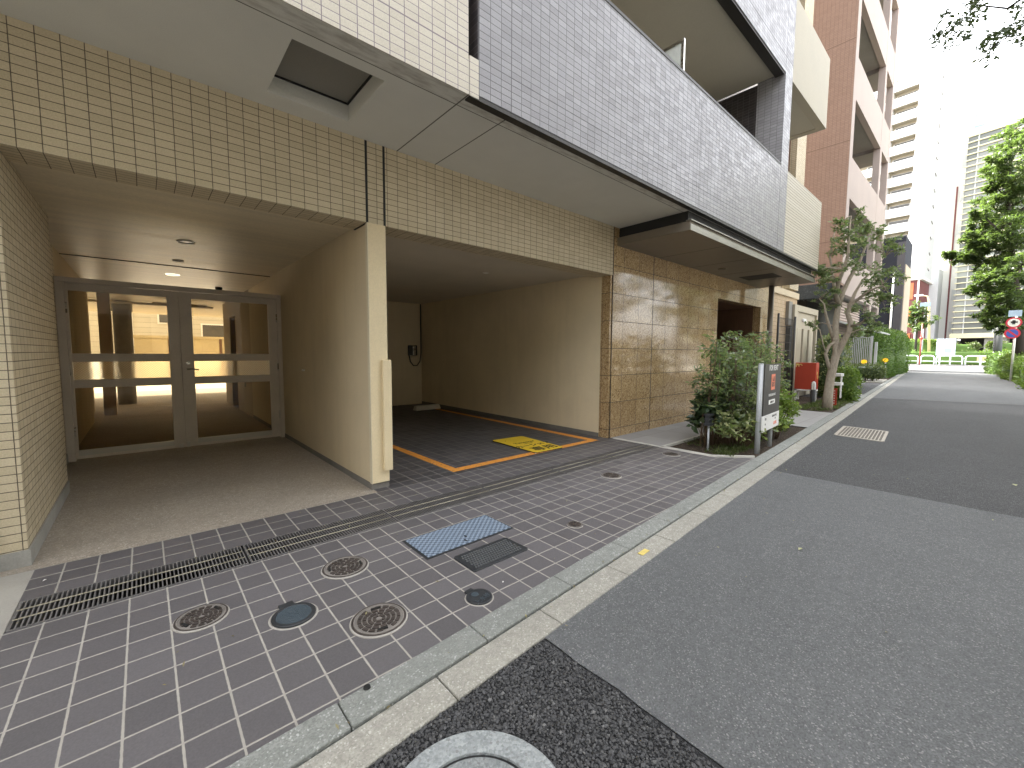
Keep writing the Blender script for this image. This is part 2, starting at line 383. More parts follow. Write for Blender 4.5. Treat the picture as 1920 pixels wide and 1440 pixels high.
# ground
FLOOR_A, FLOOR_B, GROUT = (.098,.091,.094), (.130,.121,.125), (.37,.345,.305)
m_floor_f = tile('purple_grey_paver_front', FLOOR_A, FLOOR_B, GROUT, .1478, .1475, .0068, -.404, 1.792, rough=.55, bump=.5, stain=.10, rvar=.1)
m_floor_b = tile('purple_grey_paver_back', FLOOR_A, FLOOR_B, GROUT, .1478, .1435, .0075, -.404, 3.142, rough=.55, bump=.5, stain=.10, rvar=.1)
m_floor_bay = tile('bay_paver', mul(FLOOR_A,.80), mul(FLOOR_B,.82), mul(GROUT,.72), .1478, .1435, .0075, -.404, 3.142, rough=.6, bump=.5, stain=.55, rvar=.1)  # front pavers darkened for the bay's shade, with heavier staining
def speckle(name, ca, cb, fleck, scale, rough=.85, bump=.6, bd=.004, big=.2, thr=.74):
    n = NT(name)
    v = n.n('TexVoronoi', {'feature':'F1'}, Vector=n.pos(), Scale=scale); r = n.n('SeparateColor', Color=v.outputs['Color'])
    c = n.mix(r.outputs[0], ca, cb); c = n.mix(n.math('GREATER_THAN', r.outputs[1], thr+.2), c, fleck)
    c = n.mix(n.ramp(n.noise(.9,6),[(.35,big),(.7,0.)]), c, mul(ca,.6))
    c = n.mix(n.ramp(n.noise(3.3,6),[(.45,0.),(.72,big*.8)]), c, mul(cb,1.1))
    c = n.mix(n.ramp(n.noise(22,4),[(.40,big),(.62,0.)]), c, mul(ca,.7)); c = n.mix(n.ramp(n.noise(.45,5,stretch=(.35,2.2,1)),[(.46,0.),(.66,big)]), c, mul(ca,.75))
    h = n.math('SUBTRACT', n.noise(scale*.35,4), v.outputs['Distance'])
    return n.pbr(c, rough, 0., n.bump(h, bump, bd))
m_wash = speckle('washed_pebble_floor', (.29,.25,.20), (.46,.40,.325), (.58,.53,.46), 160, .85, .35, .003, .25)
m_apron = mat('plain_concrete_apron', (.36,.34,.30), .85, .14, 2.5, 120, .3)
m_asph_l = speckle('worn_asphalt', (.092,.095,.097), (.172,.176,.178), (.30,.30,.29), 210, .82, .8, .004, .22)
m_asph_d = speckle('newer_dark_asphalt', (.036,.036,.037), (.115,.115,.117), (.22,.22,.22), 210, .85, .9, .005, .18)
m_asph_p = speckle('coarse_patch_asphalt', (.010,.010,.011), (.035,.035,.037), (.08,.08,.08), 120, .8, 1., .008, .2)
m_stone = NT('coarse_aggregate')
def _st(n):
    ri = n.n('NewGeometry').outputs['Random Per Island']
    c = n.ramp(ri, [(0.,(.022,.022,.024)),(.6,(.050,.049,.052)),(.93,(.085,.083,.083)),(1.,(.19,.185,.18))])
    return n.pbr(n.mix(.35, c, n.ramp(n.noise(300,3),[(.3,(.02,.02,.02)),(.7,(.12,.12,.12))])), .55, 0., n.bump(n.noise(420,3),.3,.002))
m_stone = _st(m_stone)
m_kerb = speckle('kerb_concrete', (.30,.285,.245), (.47,.45,.395), (.62,.6,.55), 170, .9, .5, .004, .3)
m_kerb_in = speckle('greenish_kerb_stone', (.21,.22,.20), (.34,.345,.32), (.52,.52,.5), 170, .9, .5, .004, .3)
m_soil = speckle('brown_soil', (.05,.032,.02), (.11,.075,.05), (.25,.2,.12), 90, .95, 1., .02, .3)
m_ground = speckle('pale_ground', (.27,.25,.21), (.35,.33,.28), (.4,.4,.4), 20, .9, .3, .004, .2)
m_grass = leafmat('grass_blade', [(.035,.06,.015),(.07,.10,.025),(.13,.13,.05)])
m_orangeline = NT('orange_road_paint')
def _ol(n):
    nz = n.noise(26,6); c = n.mix(n.ramp(nz,[(.56,0.),(.66,.75)]), (.80,.33,.055), (.16,.12,.09))
    return n.pbr(c, .7, 0., n.bump(n.noise(120,3),.3,.002))
m_orangeline = _ol(m_orangeline)
m_kerbline = mat('pale_edging', (.55,.53,.48), .85, .1, 4, 90, .3)

# ------------------------------------------------------------------ the ground
ko = lambda x: 1.148+.0605*x                # kerb lines: road side, groove, paving side
km = lambda x: ko(x)+.152
ki = lambda x: ko(x)+.297
def strip(f, g, x0, x1, z, n=1): return [(x0,f(x0)),(x1,f(x1)),(x1,g(x1)),(x0,g(x0))]
def sheet(name, poly, z, m): return MB().sheet(poly, z).build(name, m, kind='structure')
rd = lambda x: -2.6+.05*x if x < 60 else .4  # far edge of the lane
def seam(x, y0, y1, slant=0., n=40, amp=.012):
    return [(x+slant*(y-y0)+amp*noise.noise(Vector((y*3.1,x,0)))+amp*.7*noise.noise(Vector((y*17,x,4))), y) for y in [y0+(y1-y0)*i/n for i in range(n+1)]]
S1 = seam(1.285,-2.6,ko(1.285)); S2 = seam(5.10,-2.5,ko(5.1)); S3 = seam(17.2,-1.75,ko(16.35),-.29)
g_ = MB().sheet([(-400,-400),(700,-400),(700,400),(-400,400)], -.16).build('ground', m_ground, kind='structure')
sheet('road_patch', [(-34,-2.6)]+S1+[(-34,ko(-34))], 0, m_asph_p)
sheet('road', S2+S1[::-1], .003, m_asph_l)
sheet('road_dark', S3+S2[::-1], .001, m_asph_d)
sheet('road_far', [(30,-1.15),(51,-.35),(51,4.4),(49,ko(49))]+S3[::-1], .003, m_asph_l)
sheet('cross_street', [(51,-40),(73,-40),(73,60),(51,60)], .001, m_asph_d)
sheet('crossing_line', [(51.6,-.6),(52.1,-.6),(52.1,4.6),(51.6,4.6)], .006, mat('road_line_paint', (.70,.62,.42), .7, .1, 3, 60, .2))
sheet('far_pavement', [(73,-40),(86,-40),(86,60),(73,60)], .05, mat('far_paving', (.16,.155,.15), .85, .12, 2, 30, .1))
# loose coarse stones bedded in the patch (part of the patch surface)
def stones():
    g = np.random.default_rng(3); mb_v = []; mb_f = []
    t = (1+5**.5)/2
    ico = np.array([(-1,t,0),(1,t,0),(-1,-t,0),(1,-t,0),(0,-1,t),(0,1,t),(0,-1,-t),(0,1,-t),(t,0,-1),(t,0,1),(-t,0,-1),(-t,0,1)])/1.9
    fc = np.array([(0,11,5),(0,5,1),(0,1,7),(0,7,10),(0,10,11),(1,5,9),(5,11,4),(11,10,2),(10,7,6),(7,1,8),(3,9,4),(3,4,2),(3,2,6),(3,6,8),(3,8,9),(4,9,5),(2,4,11),(6,2,10),(8,6,7),(9,8,1)])
    p = .0095; k = 0; V = []; Fc = []
    for i in range(int(1.25/p)):
        for j in range(int(1.2/p)):
            x = .05+i*p+g.normal()*.003; y = .15+j*p+g.normal()*.003
            if x > 1.285 or y > ko(x)-.004 or (x-.62)**2+(y-.836)**2 < .274**2: continue
            if x > 1.270+.012*noise.noise(Vector((y*3.1,1.285,0))): continue
            s = .0052*(.65+.75*g.random()); sc3 = np.array([s*(1+.4*g.random()), s*(.8+.3*g.random()), s*.75])
            q = ico*(1+.28*g.normal(size=(12,1)))*sc3
            a = g.random()*6.3; ca, sa = math.cos(a), math.sin(a)
            q = np.stack([q[:,0]*ca-q[:,1]*sa, q[:,0]*sa+q[:,1]*ca, q[:,2]],1)+np.array([x,y,.0012+.002*g.random()])
            V.append(q); Fc.append(fc+12*k); k += 1
    V = np.concatenate(V); Fc = np.concatenate(Fc)
    me = bpy.data.meshes.new('road_aggregate'); me.from_pydata(V.tolist(), [], Fc.tolist()); me.update()
    return link('road_aggregate', me, m_stone, kind='structure')
stones()
# kerb: two lines of concrete units with open joints
def kerb_line(name, f, g, x0, z, m, step, gap, zt=0.):
    mb = MB(); x = x0
    while x < 50:
        a, b = x+gap/2, x+step-gap/2
        mb.add([(a,f(a),-.12),(b,f(b),-.12),(b,g(b),-.12),(a,g(a),-.12),(a,f(a),z),(b,f(b),z),(b,g(b),z+zt),(a,g(a),z+zt)],
               [(0,3,2,1),(4,5,6,7),(0,1,5,4),(1,2,6,5),(2,3,7,6),(3,0,4,7)]); x += step
    return mb.build(name, m, bevel=.006, kind='structure')
kerb_line('kerb_gutter', lambda x: ko(x), lambda x: km(x)-.004, -18.008, .012, m_kerb, .6068, .005, -.004)
kerb_line('kerb', lambda x: km(x)+.004, lambda x: ki(x)-.003, -17.736, .017, m_kerb_in, .6068, .004, -.003)
MB().sheet([(-34,ko(-34)+.002),(50,ko(50)+.002),(50,ki(50)),(-34,ki(-34))], -.012).build('kerb_bedding', m_soil, kind='structure')
# private paving
XL, XR = -.527, 5.195; DF, DB = 2.84, 3.146
sheet('paving', [(XL,ki(XL)),(XR+.35,ki(XR+.35)),(5.20,2.14),(5.19,DF),(XL,DF)], .002, m_floor_f)
sheet('paving_back', [(XL,DB),(XR,DB),(XR,3.573),(XL,3.573)], .002, m_floor_b)
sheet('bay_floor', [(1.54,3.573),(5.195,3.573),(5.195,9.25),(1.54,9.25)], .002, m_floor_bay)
sheet('entrance_floor', [(-.70,3.573),(1.54,3.573),(1.54,17.5),(-.70,17.5)], .002, m_wash)
sheet('apron', [(-34,ki(-34)),(XL,ki(XL)),(XL,3.573),(-.70,3.573),(-.70,3.70),(-34,3.70)], .001, m_apron)
MB().box(XL,XR,DF,DB,-.14,-.12).build('drain_trough', m_black, kind='structure')
MB().box(XL,XR,DF-.02,DF-.001,-.13,.0015).box(XL,XR,DB+.001,DB+.02,-.13,.0015).build('drain_trough_edge', m_darkmetal, kind='structure')
# walk, planting beds and drive to the right
sheet('walkway', [(5.215,2.84),(6.3,2.86),(8.62,2.84),(8.62,ki(8.62)),(11.2,ki(11.2)),(11.2,3.70),(5.215,3.66)], .001,
      tile('grey_walk_slab', (.30,.29,.28), (.35,.34,.33), (.24,.23,.22), .6, .6, .006, 5.2, .4, rough=.7, bump=.3, stain=.15))
MB().prism([(5.195,2.16),(5.215,2.16),(5.255,3.60),(5.195,3.60)], -.1, .012).build('walk_edging', m_kerbline, kind='structure')
sheet('planting_bed', [(5.24,2.80),(5.24,2.17),(5.62,1.80),(8.60,ki(8.6)+.01),(8.60,2.82)], -.012, m_soil)
MB().prism([(5.215,2.83),(5.215,2.16),(5.245,2.17),(5.245,2.80)], -.1, .02).prism([(5.215,2.16),(5.56,1.79),(5.60,1.81),(5.245,2.17)], -.1, .02).prism([(5.215,2.80),(8.60,2.82),(8.60,2.86),(5.215,2.84)], -.1, .02).build('bed_edging', m_kerbline, kind='structure')
sheet('grass_verge', [(11.2,ki(11.2)+.01),(14.9,ki(14.9)+.01),(14.9,3.60),(11.2,3.60)], -.004, m_soil)
sheet('driveway', [(14.9,ki(14.9)+.01),(24.6,ki(24.6)+.01),(24.6,9),(14.9,9)], .0, m_asph_d)
MB().box(16.8,16.95,ki(16.9)+.02,5.0,-.05,.03).build('drive_edging', m_kerbline, kind='structure')
MB().prism([(24.6,ki(24.6)+.01),(27.6,ki(27.6)+.01),(27.6,5.2),(24.6,5.2)], -.1, .05).build('pale_bed_base', m_apron, kind='structure')
sheet('hedge_bed', [(27.6,ki(27.6)+.01),(48,ki(48)+.01),(48,8),(27.6,8)], .0, m_soil)
sheet('right_verge', [(18.6,-6),(17.2,rd(17)+.0),(29,-1.05),(47,-.35),(51,-1.5),(51,-6),(17,-6)], .012, m_soil)
sheet('bounce_ground', [(-34,-40),(17,-40),(17,-2.0),(5.1,-2.5),(1.285,-2.6),(-34,-2.6)], .0, speckle('pale_bounce_gravel', (.34,.31,.26), (.46,.43,.36), (.5,.5,.46), 60, .9, .5, .004, .2))  # unseen pale ground added to bounce light up to soffit and bay
sheet('courtyard_ground', [(-9,17.5),(12,17.5),(12,34),(-9,34)], .0, mat('courtyard_concrete', (.60,.52,.37), .85, .12, 1.2, 60, .2))
sheet('inner_hall_floor', [(-4.7,10.4),(-.70,10.4),(-.70,17.5),(-4.7,17.5)], .001, m_wash)
sheet('inner_hall_floor', [(1.54,12.6),(5.3,12.6),(5.3,17.5),(1.54,17.5)], .001, m_wash)

# ------------------------------------------------------------------ the apartment building
B = thing('apartment_building', 'cream and grey tiled apartment building with glass double door and open parking bay', 'apartment building', (1.6,F,0))
P_ = lambda name, mb, m, bevel=0, parent=None: mb.build(name, m, parent or B, bevel)
bz = 2.405
P_('tiled_beam', bx(-.56,5.195,F,3.95,bz,3.1), m_cream)
for x in (1.528,1.690):
    P_('expansion_joint', MB().box(x-.010,x+.010,F-.003,F+.0,bz-.004,3.1).box(x-.010,x+.010,F-.003,3.95,bz-.006,bz), m_black)
P_('expansion_joint', bx(5.190,5.201,F-.004,F,0,3.1), m_black)
P_('tiled_wall', MB().box(-34,-.56,F,5.40,.10,3.1).box(-34,-.70,5.40,6.9,.10,3.1), m_cream)
P_('wall_plinth', MB().box(-34,-.55,F-.006,5.395,0,.10).box(-34,-.69,5.395,6.9,0,.10), m_conc)
pw = P_('partition_wall', bx(1.531,1.687,3.69,9.2,.05,2.45), m_wallp)
P_('wall_plinth', bx(1.525,1.693,3.665,9.2,0,.06), m_plinth)
P_('pillar_cap', bx(1.526,1.692,3.650,3.69,.06,bz), m_pillar, .003)
P_('pillar_trim', bx(1.520,1.526,3.648,3.692,.06,bz), mat('cream_edge_trim', (.62,.55,.40), .5, .05, 3, 60, .05))
P_('corner_guard', MB().box(1.628,1.705,3.612,3.650,.17,1.20).box(1.692,1.712,3.612,3.72,.17,1.20), m_pillar, .008)
P_('door_stop', MB().tube([(1.531,5.719,1.036),(1.500,5.719,1.036)],.012,12), m_white)
P_('wall_bracket', MB().box(1.687,1.705,3.70,3.74,2.08,2.17).box(1.687,1.72,3.70,3.74,2.08,2.10), m_darkmetal)
rc = P_('recess_ceiling', MB().box(-.9,1.60,3.95,9.4,2.43,2.7).box(-4.9,5.4,9.4,17.5,2.43,2.7), m_ceil)
P_('ceiling_groove', bx(-.7,1.531,7.40,7.425,2.422,2.432), m_black)
P_('bay_ceiling', bx(1.60,5.3,3.95,9.39,2.445,2.7), m_ceil2)
P_('bay_wall', MB().box(5.15,5.30,3.83,9.35,.0,2.45).box(1.687,5.15,9.2,9.35,.0,2.45), m_wallbay)
P_('wall_plinth', MB().box(5.142,5.15,3.83,9.2,0,.06), m_plinth)
# soffit under the balconies, with a recessed hatch
P_('soffit', MB().box(-34,.738,2.536,F,3.1,3.34).box(.738,1.31,2.536,2.80,3.1,3.34).box(.738,1.31,3.465,F,3.1,3.34).box(1.31,11.15,2.536,F,3.1,3.34), m_soffit)
h_ = P_('soffit_hatch', bx(.745,1.303,2.81,3.458,3.232,3.26), mat('hatch_panel', (.25,.235,.205), .7, .08, 2, 120, .1))
P_('hatch_frame', MB().box(.738,1.31,3.452,3.465,3.222,3.236).box(1.297,1.31,2.80,3.452,3.222,3.236).box(.738,.748,2.80,3.452,3.222,3.236), m_black, parent=h_)
P_('drip_edge', bx(1.83,11.1,2.533,2.60,3.088,3.119), m_darkmetal)
# recess lamps
def downlight(x, y, z, r, m_core, par=B, rim=m_white):
    d = MB().lathe([(r*.80,z-.004),(r,z-.012),(r*1.06,z-.004),(r*1.06,z+.004)],x,y,28,True).build('downlight', rim, par)
    MB().lathe([(.0005,z-.003),(r*.8,z-.003),(r*.8,z+.004)],x,y,28).build('lamp_lens', m_core, d); return d
m_lens = mat('dark_lamp_lens', (.03,.028,.025), .3, .1, 3, 60, 0)
m_rimlit = emit('glowing_lamp_rim', (1.,.86,.60), .22)
downlight(.395,5.70,2.43,.075,m_lens, rim=m_white); downlight(.39,6.93,2.43,.055,m_lens, rim=m_white); downlight(.39,8.23,2.43,.085,m_lens, rim=m_rimlit)
P_('smoke_detector', MB().lathe([(.02,2.37),(.05,2.39),(.055,2.43)],1.09,9.33,20), m_darkmetal)
P_('ceiling_lamp', MB().lathe([(.001,2.432),(.03,2.436),(.05,2.445)],3.85,4.95,20), m_white)
# glass double door in the recess
Y = 6.844
D0 = P_('door_frame', MB().box(-.70,-.63,Y-.03,Y+.07,0,2.06).box(1.478,1.531,Y-.03,Y+.07,0,2.06).box(-.70,1.531,Y-.05,Y+.07,2.03,2.085), m_doorframe, .004)
def leaf(x0, x1, gl, gr, hinge):
    mb = MB().box(x0,gl,Y,Y+.05,.02,2.025).box(gr,x1,Y,Y+.05,.02,2.025)
    for z0,z1 in ((.02,.055),(.84,.935),(1.14,1.235),(1.945,2.025)): mb.box(gl,gr,Y,Y+.05,z0,z1)
    d = P_('glass_door', mb, m_doorframe, .003)
    P_('kick_plate', bx(gl,gr,Y-.004,Y+.05,.055,.118), m_doorlight, parent=d)
    for z0,z1,m in ((.118,.84,m_glass),(1.235,1.945,m_glass),(.935,1.14,m_wired)):
        P_('pane', MB().quad((gl,Y+.025,z0),(gr,Y+.025,z0),(gr,Y+.025,z1),(gl,Y+.025,z1)), m, parent=d)
    for z in (.35,1.05,1.75): P_('hinge', MB().tube([(hinge,Y-.012,z-.06),(hinge,Y-.012,z+.06)],.010,8), m_steel, parent=d)
    P_('closer_arm', bx((x0+x1)/2-.3,(x0+x1)/2+.3,Y-.016,Y,2.028,2.037), m_steel, parent=d)
    return d
dl = leaf(-.63,.3668,-.605,.252,-.625); dr = leaf(.368,1.478,.497,1.367,1.472)
P_('door_handle', MB().tube([(.425,Y-.002,1.035),(.425,Y-.045,1.035),(.54,Y-.05,1.03)],.009,8), m_steel, parent=dr)
P_('door_lock', MB().tube([(.432,Y,1.115),(.432,Y-.02,1.115)],.022,16,smooth=False), m_steel, parent=dr)
P_('floor_bolt', MB().box(.30,.345,Y-.02,Y,.02,.07).box(.375,.41,Y-.02,Y,.02,.09), m_steel, parent=dl)
# hall behind the doors, open to the courtyard
P_('hall_wall', MB().box(1.531,1.70,9.2,10.85,0,2.45).box(1.531,1.70,11.6,12.6,0,2.45).box(1.531,1.70,10.85,11.6,2.05,2.45), mat('hall_plaster', (.36,.29,.19), .8, .1, 1, 90, .2))
P_('hall_door', bx(1.66,1.70,10.85,11.6,0,2.05), m_wood)
P_('hall_wall', MB().box(-.86,-.70,6.9,10.4,0,2.45).box(-4.6,-.86,10.24,10.4,0,2.45).box(-4.8,-4.6,10.4,17.5,0,2.45), m_wallp)
P_('hall_pilaster', bx(-.62,-.44,11.3,11.6,0,2.45), mat('hall_column_render', (.50,.41,.27), .7, .1, 1, 90, .2))
P_('hall_pilaster', bx(-.98,-.80,11.9,12.2,0,2.45), m_wallp)
P_('round_column', MB().lathe([(.17,0),(.17,2.2),(.19,2.2),(.19,2.45)],-.33,13.55,28,True), m_conc)
P_('hall_pipe', MB().tube([(-2.0,13.2,2.38),(1.4,13.2,2.38)],.03,8).tube([(.2,12.4,2.33),(1.2,12.4,2.33)],.035,8), m_white)
P_('wall_vent', bx(1.523,1.531,9.86,9.98,.55,.74), m_black)
# granite entrance front
gx0, gx1 = 5.201, 12.0
P_('granite_wall', MB().box(gx0,8.83,F,3.83,0,3.1).box(11.28,gx1,F,3.83,0,3.1).box(8.83,11.28,F,3.83,2.40,3.1), m_granite)
P_('granite_pier', bx(5.15,5.188,F+.008,3.828,0,2.403), m_granite)
P_('entrance_lobby', MB().box(8.7,8.83,3.83,6.2,0,2.5).box(11.28,11.4,3.83,6.2,0,2.5).box(8.7,11.4,6.2,6.3,0,2.5).box(8.7,11.4,3.83,6.3,2.40,2.5), m_wood)
ed = P_('entrance_door', MB().box(8.83,8.88,4.9,4.95,0,2.39).box(10.0,10.06,4.9,4.95,0,2.39).box(11.22,11.28,4.9,4.95,0,2.39).box(8.88,11.22,4.9,4.95,2.30,2.39), m_brownmetal)
P_('pane', MB().quad((8.88,4.925,0.02),(11.22,4.925,0.02),(11.22,4.925,2.3),(8.88,4.925,2.3)), glass('tinted_pane',(.45,.40,.34)), parent=ed)
P_('pull_handle', MB().tube([(9.6,4.87,.7),(9.6,4.87,1.7)],.015,8), m_steel, parent=ed)
P_('tan_wall', MB().box(12.0,14.3,3.70,3.9,0,2.85), m_tan)
P_('cornice', bx(12.0,14.34,3.66,3.9,2.85,3.02), mat('ivory_cornice', (.62,.52,.36), .7, .05, 2, 60, .1), .01)
# entrance canopy
cp = P_('canopy', bx(5.28,11.12,2.575,F,2.842,2.955), m_brownmetal, .004)
P_('canopy_fascia', MB().box(5.27,11.13,2.560,2.575,2.835,2.915), m_fascia, .004, cp)
P_('canopy_lip', MB().box(5.25,11.15,2.545,2.62,2.952,2.966), m_fascia, .003, cp)
P_('canopy_neck', bx(5.33,11.08,2.63,F,2.955,3.1), m_black, 0, cp)
for x in (6.45,7.6,8.75,9.95): P_('panel_joint', bx(x-.004,x+.004,2.60,F,2.8405,2.8425), m_darkmetal, 0, cp)
P_('canopy_vent', MB().box(9.24,9.80,2.82,3.44,2.838,2.8415), m_black, 0, cp)
d2 = downlight(8.115,3.314,2.842,.07,m_lens,B,m_brownmetal)
P_('downpipe', MB().tube([(10.95,3.35,0),(10.95,3.35,2.84)],.055,14).tube([(10.95,3.35,1.76),(10.95,3.35,1.80)],.062,14).tube([(10.95,3.35,1.78),(10.95,3.66,1.78)],.01,6), m_brownmetal)
# balconies, storey by storey
Yb = 2.53
P_('upper_cream_wall', MB().box(-34,1.812,Yb,2.72,3.106,18).box(-34,1.812,Yb,2.5355,3.094,3.106), m_cream_up)
P_('upper_cream_block', MB().box(1.820,1.902,Yb,2.72,3.106,3.362).box(1.820,1.902,Yb,2.5355,3.094,3.106), m_cream_up)
P_('shaded_gap_lining', MB().box(1.70,2.4,3.45,3.9,3.345,18).box(1.896,1.9035,2.534,3.45,3.365,18).box(1.70,1.812,2.725,3.45,3.345,18), m_darktile)  # dark lining puts the gap's shade on the grey parapet end
for k in range(5):
    z = 3.12+2.94*k
    P_('grey_parapet', bx(1.905,8.428,Yb,2.68,z,z+1.42), m_grey)
    P_('parapet_cap', bx(1.90,8.428,Yb-.006,2.69,z+1.42,z+1.45), m_darkmetal)
    if k: P_('balcony_slab', MB().box(1.905,8.43,2.68,3.9,z+.02,z+.2), m_soffit2)
    if k: P_('drip_edge', bx(1.95,8.41,Yb+.012,2.68,z-.03,z), m_darkmetal)
    P_('ivory_parapet', MB().box(8.802,11.15,Yb,2.68,z+.012,z+1.42).box(11.0,11.15,2.68,3.7,z+.012,z+1.42), m_stripe if k == 0 else m_plaster_up)
    if k: P_('balcony_slab', MB().box(8.80,11.14,2.68,3.9,z+.03,z+.2), m_soffit2)
    if k: P_('slab_hatch', bx(9.4,10.2,2.95,3.4,z+.022,z+.032), m_darkmetal)
    P_('dark_return', bx(8.50,8.74,2.98,3.9,z+.2,z+2.97), m_darktile)
pt = P_('balcony_partition', MB().box(5.10,5.135,2.645,2.68,3.34,5.10).box(5.10,5.135,2.68,3.9,5.065,5.10), m_steel)
P_('partition_panel', bx(5.112,5.122,2.68,3.9,3.34,5.065), mat('frosted_panel', (.62,.64,.60), .4, .04, 2, 60, 0), parent=pt)
P_('grey_column', bx(8.434,8.798,Yb,2.97,3.115,18), m_grey)
P_('main_block', MB().box(-34,14.35,3.9,17.5,3.3,46).box(-34,14.35,2.55,3.9,18,46), m_cream_up)  # unseen height and left run extended to keep the lane in shade
P_('end_wall_strip', bx(13.55,14.35,3.70,3.9,3.1,46), m_cream)
P_('dark_opening', bx(11.2,13.55,3.86,3.9,3.4,18), m_wood)  # dark sheet stands in for the shade inside the opening
P_('ground_block', MB().box(5.3,8.7,3.85,13.9,0,3.1).box(11.4,14.3,3.92,13.9,0,3.3).box(1.72,5.3,9.36,12.6,0,3.1).box(5.3,8.7,13.9,17.5,0,3.1).box(-34,-4.8,6.9,13.9,0,3.1), m_wallp)
P_('white_downpipe', MB().tube([(-.765,3.60,0),(-.765,3.60,3.1)],.045,14), m_white)
P_('pipe_bracket', MB().box(-.74,-.66,3.61,3.663,.20,.235), m_conc)
# ------------------------------------------------------------------ drain gratings, covers and lids in the paving
m_brass = mat('bright_tie_rod', (.36,.33,.25), .4, .15, 20, 90, .05, metal=.6)
m_gbar = mat('galvanised_bar', (.20,.19,.185), .55, .25, 12, 90, .1, metal=.4)
NG = 6; L = (XR-XL-.006)/NG
g_lab = ['steel bar drain grate at the left end of the channel, before the glass doors', 'steel bar drain grate under the glass doors, second from the left end', 'steel bar drain grate in front of the cream pillar', 'steel bar drain grate crossing the mouth of the parking bay, nearer the pillar', 'steel bar drain grate crossing the mouth of the parking bay, nearer the granite wall', 'steel bar drain grate at the far end of the channel by the granite wall']
def grate(x0):
    t = thing('drain_grate', g_lab[0], 'drain grate', (x0,DF,0), 'drain grates in one long channel')
    mb = MB().box(x0,x0+L-.012,DF+.002,DF+.010,-.03,.006).box(x0,x0+L-.012,DB-.010,DB-.002,-.03,.006)
    n = int((L-.02)/.0179)
    for i in range(n):
        x = x0+.006+i*.0179; mb.box(x,x+.0058,DF+.010,DB-.010,-.03,.005)
    mb.box(x0,x0+.006,DF+.01,DB-.01,-.03,.0055).box(x0+L-.018,x0+L-.012,DF+.01,DB-.01,-.03,.0055)
    mb.build('grate_bars', m_gbar, t)
    for y in (DF+.105, DF+.203): MB().tube([(x0+.006,y,.0045),(x0+L-.014,y,.0045)],.0042,6).build('tie_rod', m_brass, t)
    return t
g0 = grate(XL+.004)
for i in range(1,NG): copy_thing(g0, (XL+.004+L*i,DF,0), 0, g_lab[i])
m_iron = mat('rusty_cast_iron', (.078,.064,.057), .55, .3, 14, 120, .35, metal=.35)
m_dust = mat('dusty_cast_iron', (.20,.18,.16), .8, .3, 14, 120, .3)
m_ring = mat('pale_mortar_ring', (.36,.335,.30), .9, .2, 12, 120, .4)
m_blackpl = mat('black_plastic_lid', (.028,.030,.033), .5, .2, 10, 160, .15)
m_bluegrey = mat('blue_grey_plastic_lid', (.060,.078,.092), .5, .15, 10, 200, .25)
def iron_cover(x, y, r, label, rings=(.24,.42,.61,.80), ang=0.):
    t = thing('manhole_cover', label, 'manhole cover', (x,y,0), 'round iron inspection covers in the paving')
    MB().lathe([(r*1.03,.0045),(r*1.03,.009),(r*1.075,.0055),(r*1.095,.002)],x,y,48,True).build('mortar_ring', m_ring, t)
    MB().lathe([(r*1.03,.004),(r*1.02,.010),(r*.97,.011),(r*.955,.007)],x,y,48).build('cover_frame', m_iron, t)
    MB().lathe([(r*.95,.006),(r*.945,.011),(r*.90,.012),(r*.885,.0075),(.0005,.0075)],x,y,48).build('cover_plate', m_dust, t)
    mb = MB()
    ri = 0.07*r
    for q,ro in enumerate(rings):
        nseg = [5,8,12,16][q] if q < 4 else 18; gap = .006/ro/r*.5+.02
        for k in range(nseg):
            a0 = ang+2*math.pi*k/nseg+(q%2)*.2+gap; a1 = ang+2*math.pi*(k+1)/nseg+(q%2)*.2-gap
            if q == 3 and k in (0,8): continue
            P = [(x+rr*math.cos(a),y+rr*math.sin(a)) for rr,aa in ((ri+.006*(r/.1),(a0,(a0+a1)/2,a1)),(ro*r,(a1,(a0+a1)/2,a0))) for a in aa]
            mb.prism(P,.006,.0125)
        ri = ro*r
    mb.build('tread_blocks', m_iron, t)
    for sgn in (1,-1):
        cx, cy = x+sgn*.70*r*math.cos(ang+.15), y+sgn*.70*r*math.sin(ang+.15); i0 = 0
        s_ = MB().box(cx-.022*r/.12,cx+.022*r/.12,cy-.006,cy+.006,.004,.0135); s_.rot(0,(cx,cy),ang+.15+math.pi/2); s_.build('lifting_slot', m_black, t)
    return t
iron_cover(.152,2.398,.103,'round rusty iron cover beside the drain channel, nearest the left wall',ang=.3)
iron_cover(.837,2.424,.122,'round rusty iron cover with wide mortar ring between drain channel and largest cover',ang=-.4)
iron_cover(.783,1.830,.122,'largest looking round rusty iron cover in the middle of the front tiles',ang=1.2)
iron_cover(2.334,1.930,.055,'smallest round iron cover in the tiles near the kerb',rings=(.4,.82),ang=.5)
iron_cover(3.580,2.492,.098,'round dark iron cover in the far tiles past the parking bay mouth',rings=(.3,.55,.82),ang=.9)
iron_cover(4.930,2.540,.098,'round rusty iron cover at the tip of the planting bed',rings=(.3,.55,.82),ang=.2)
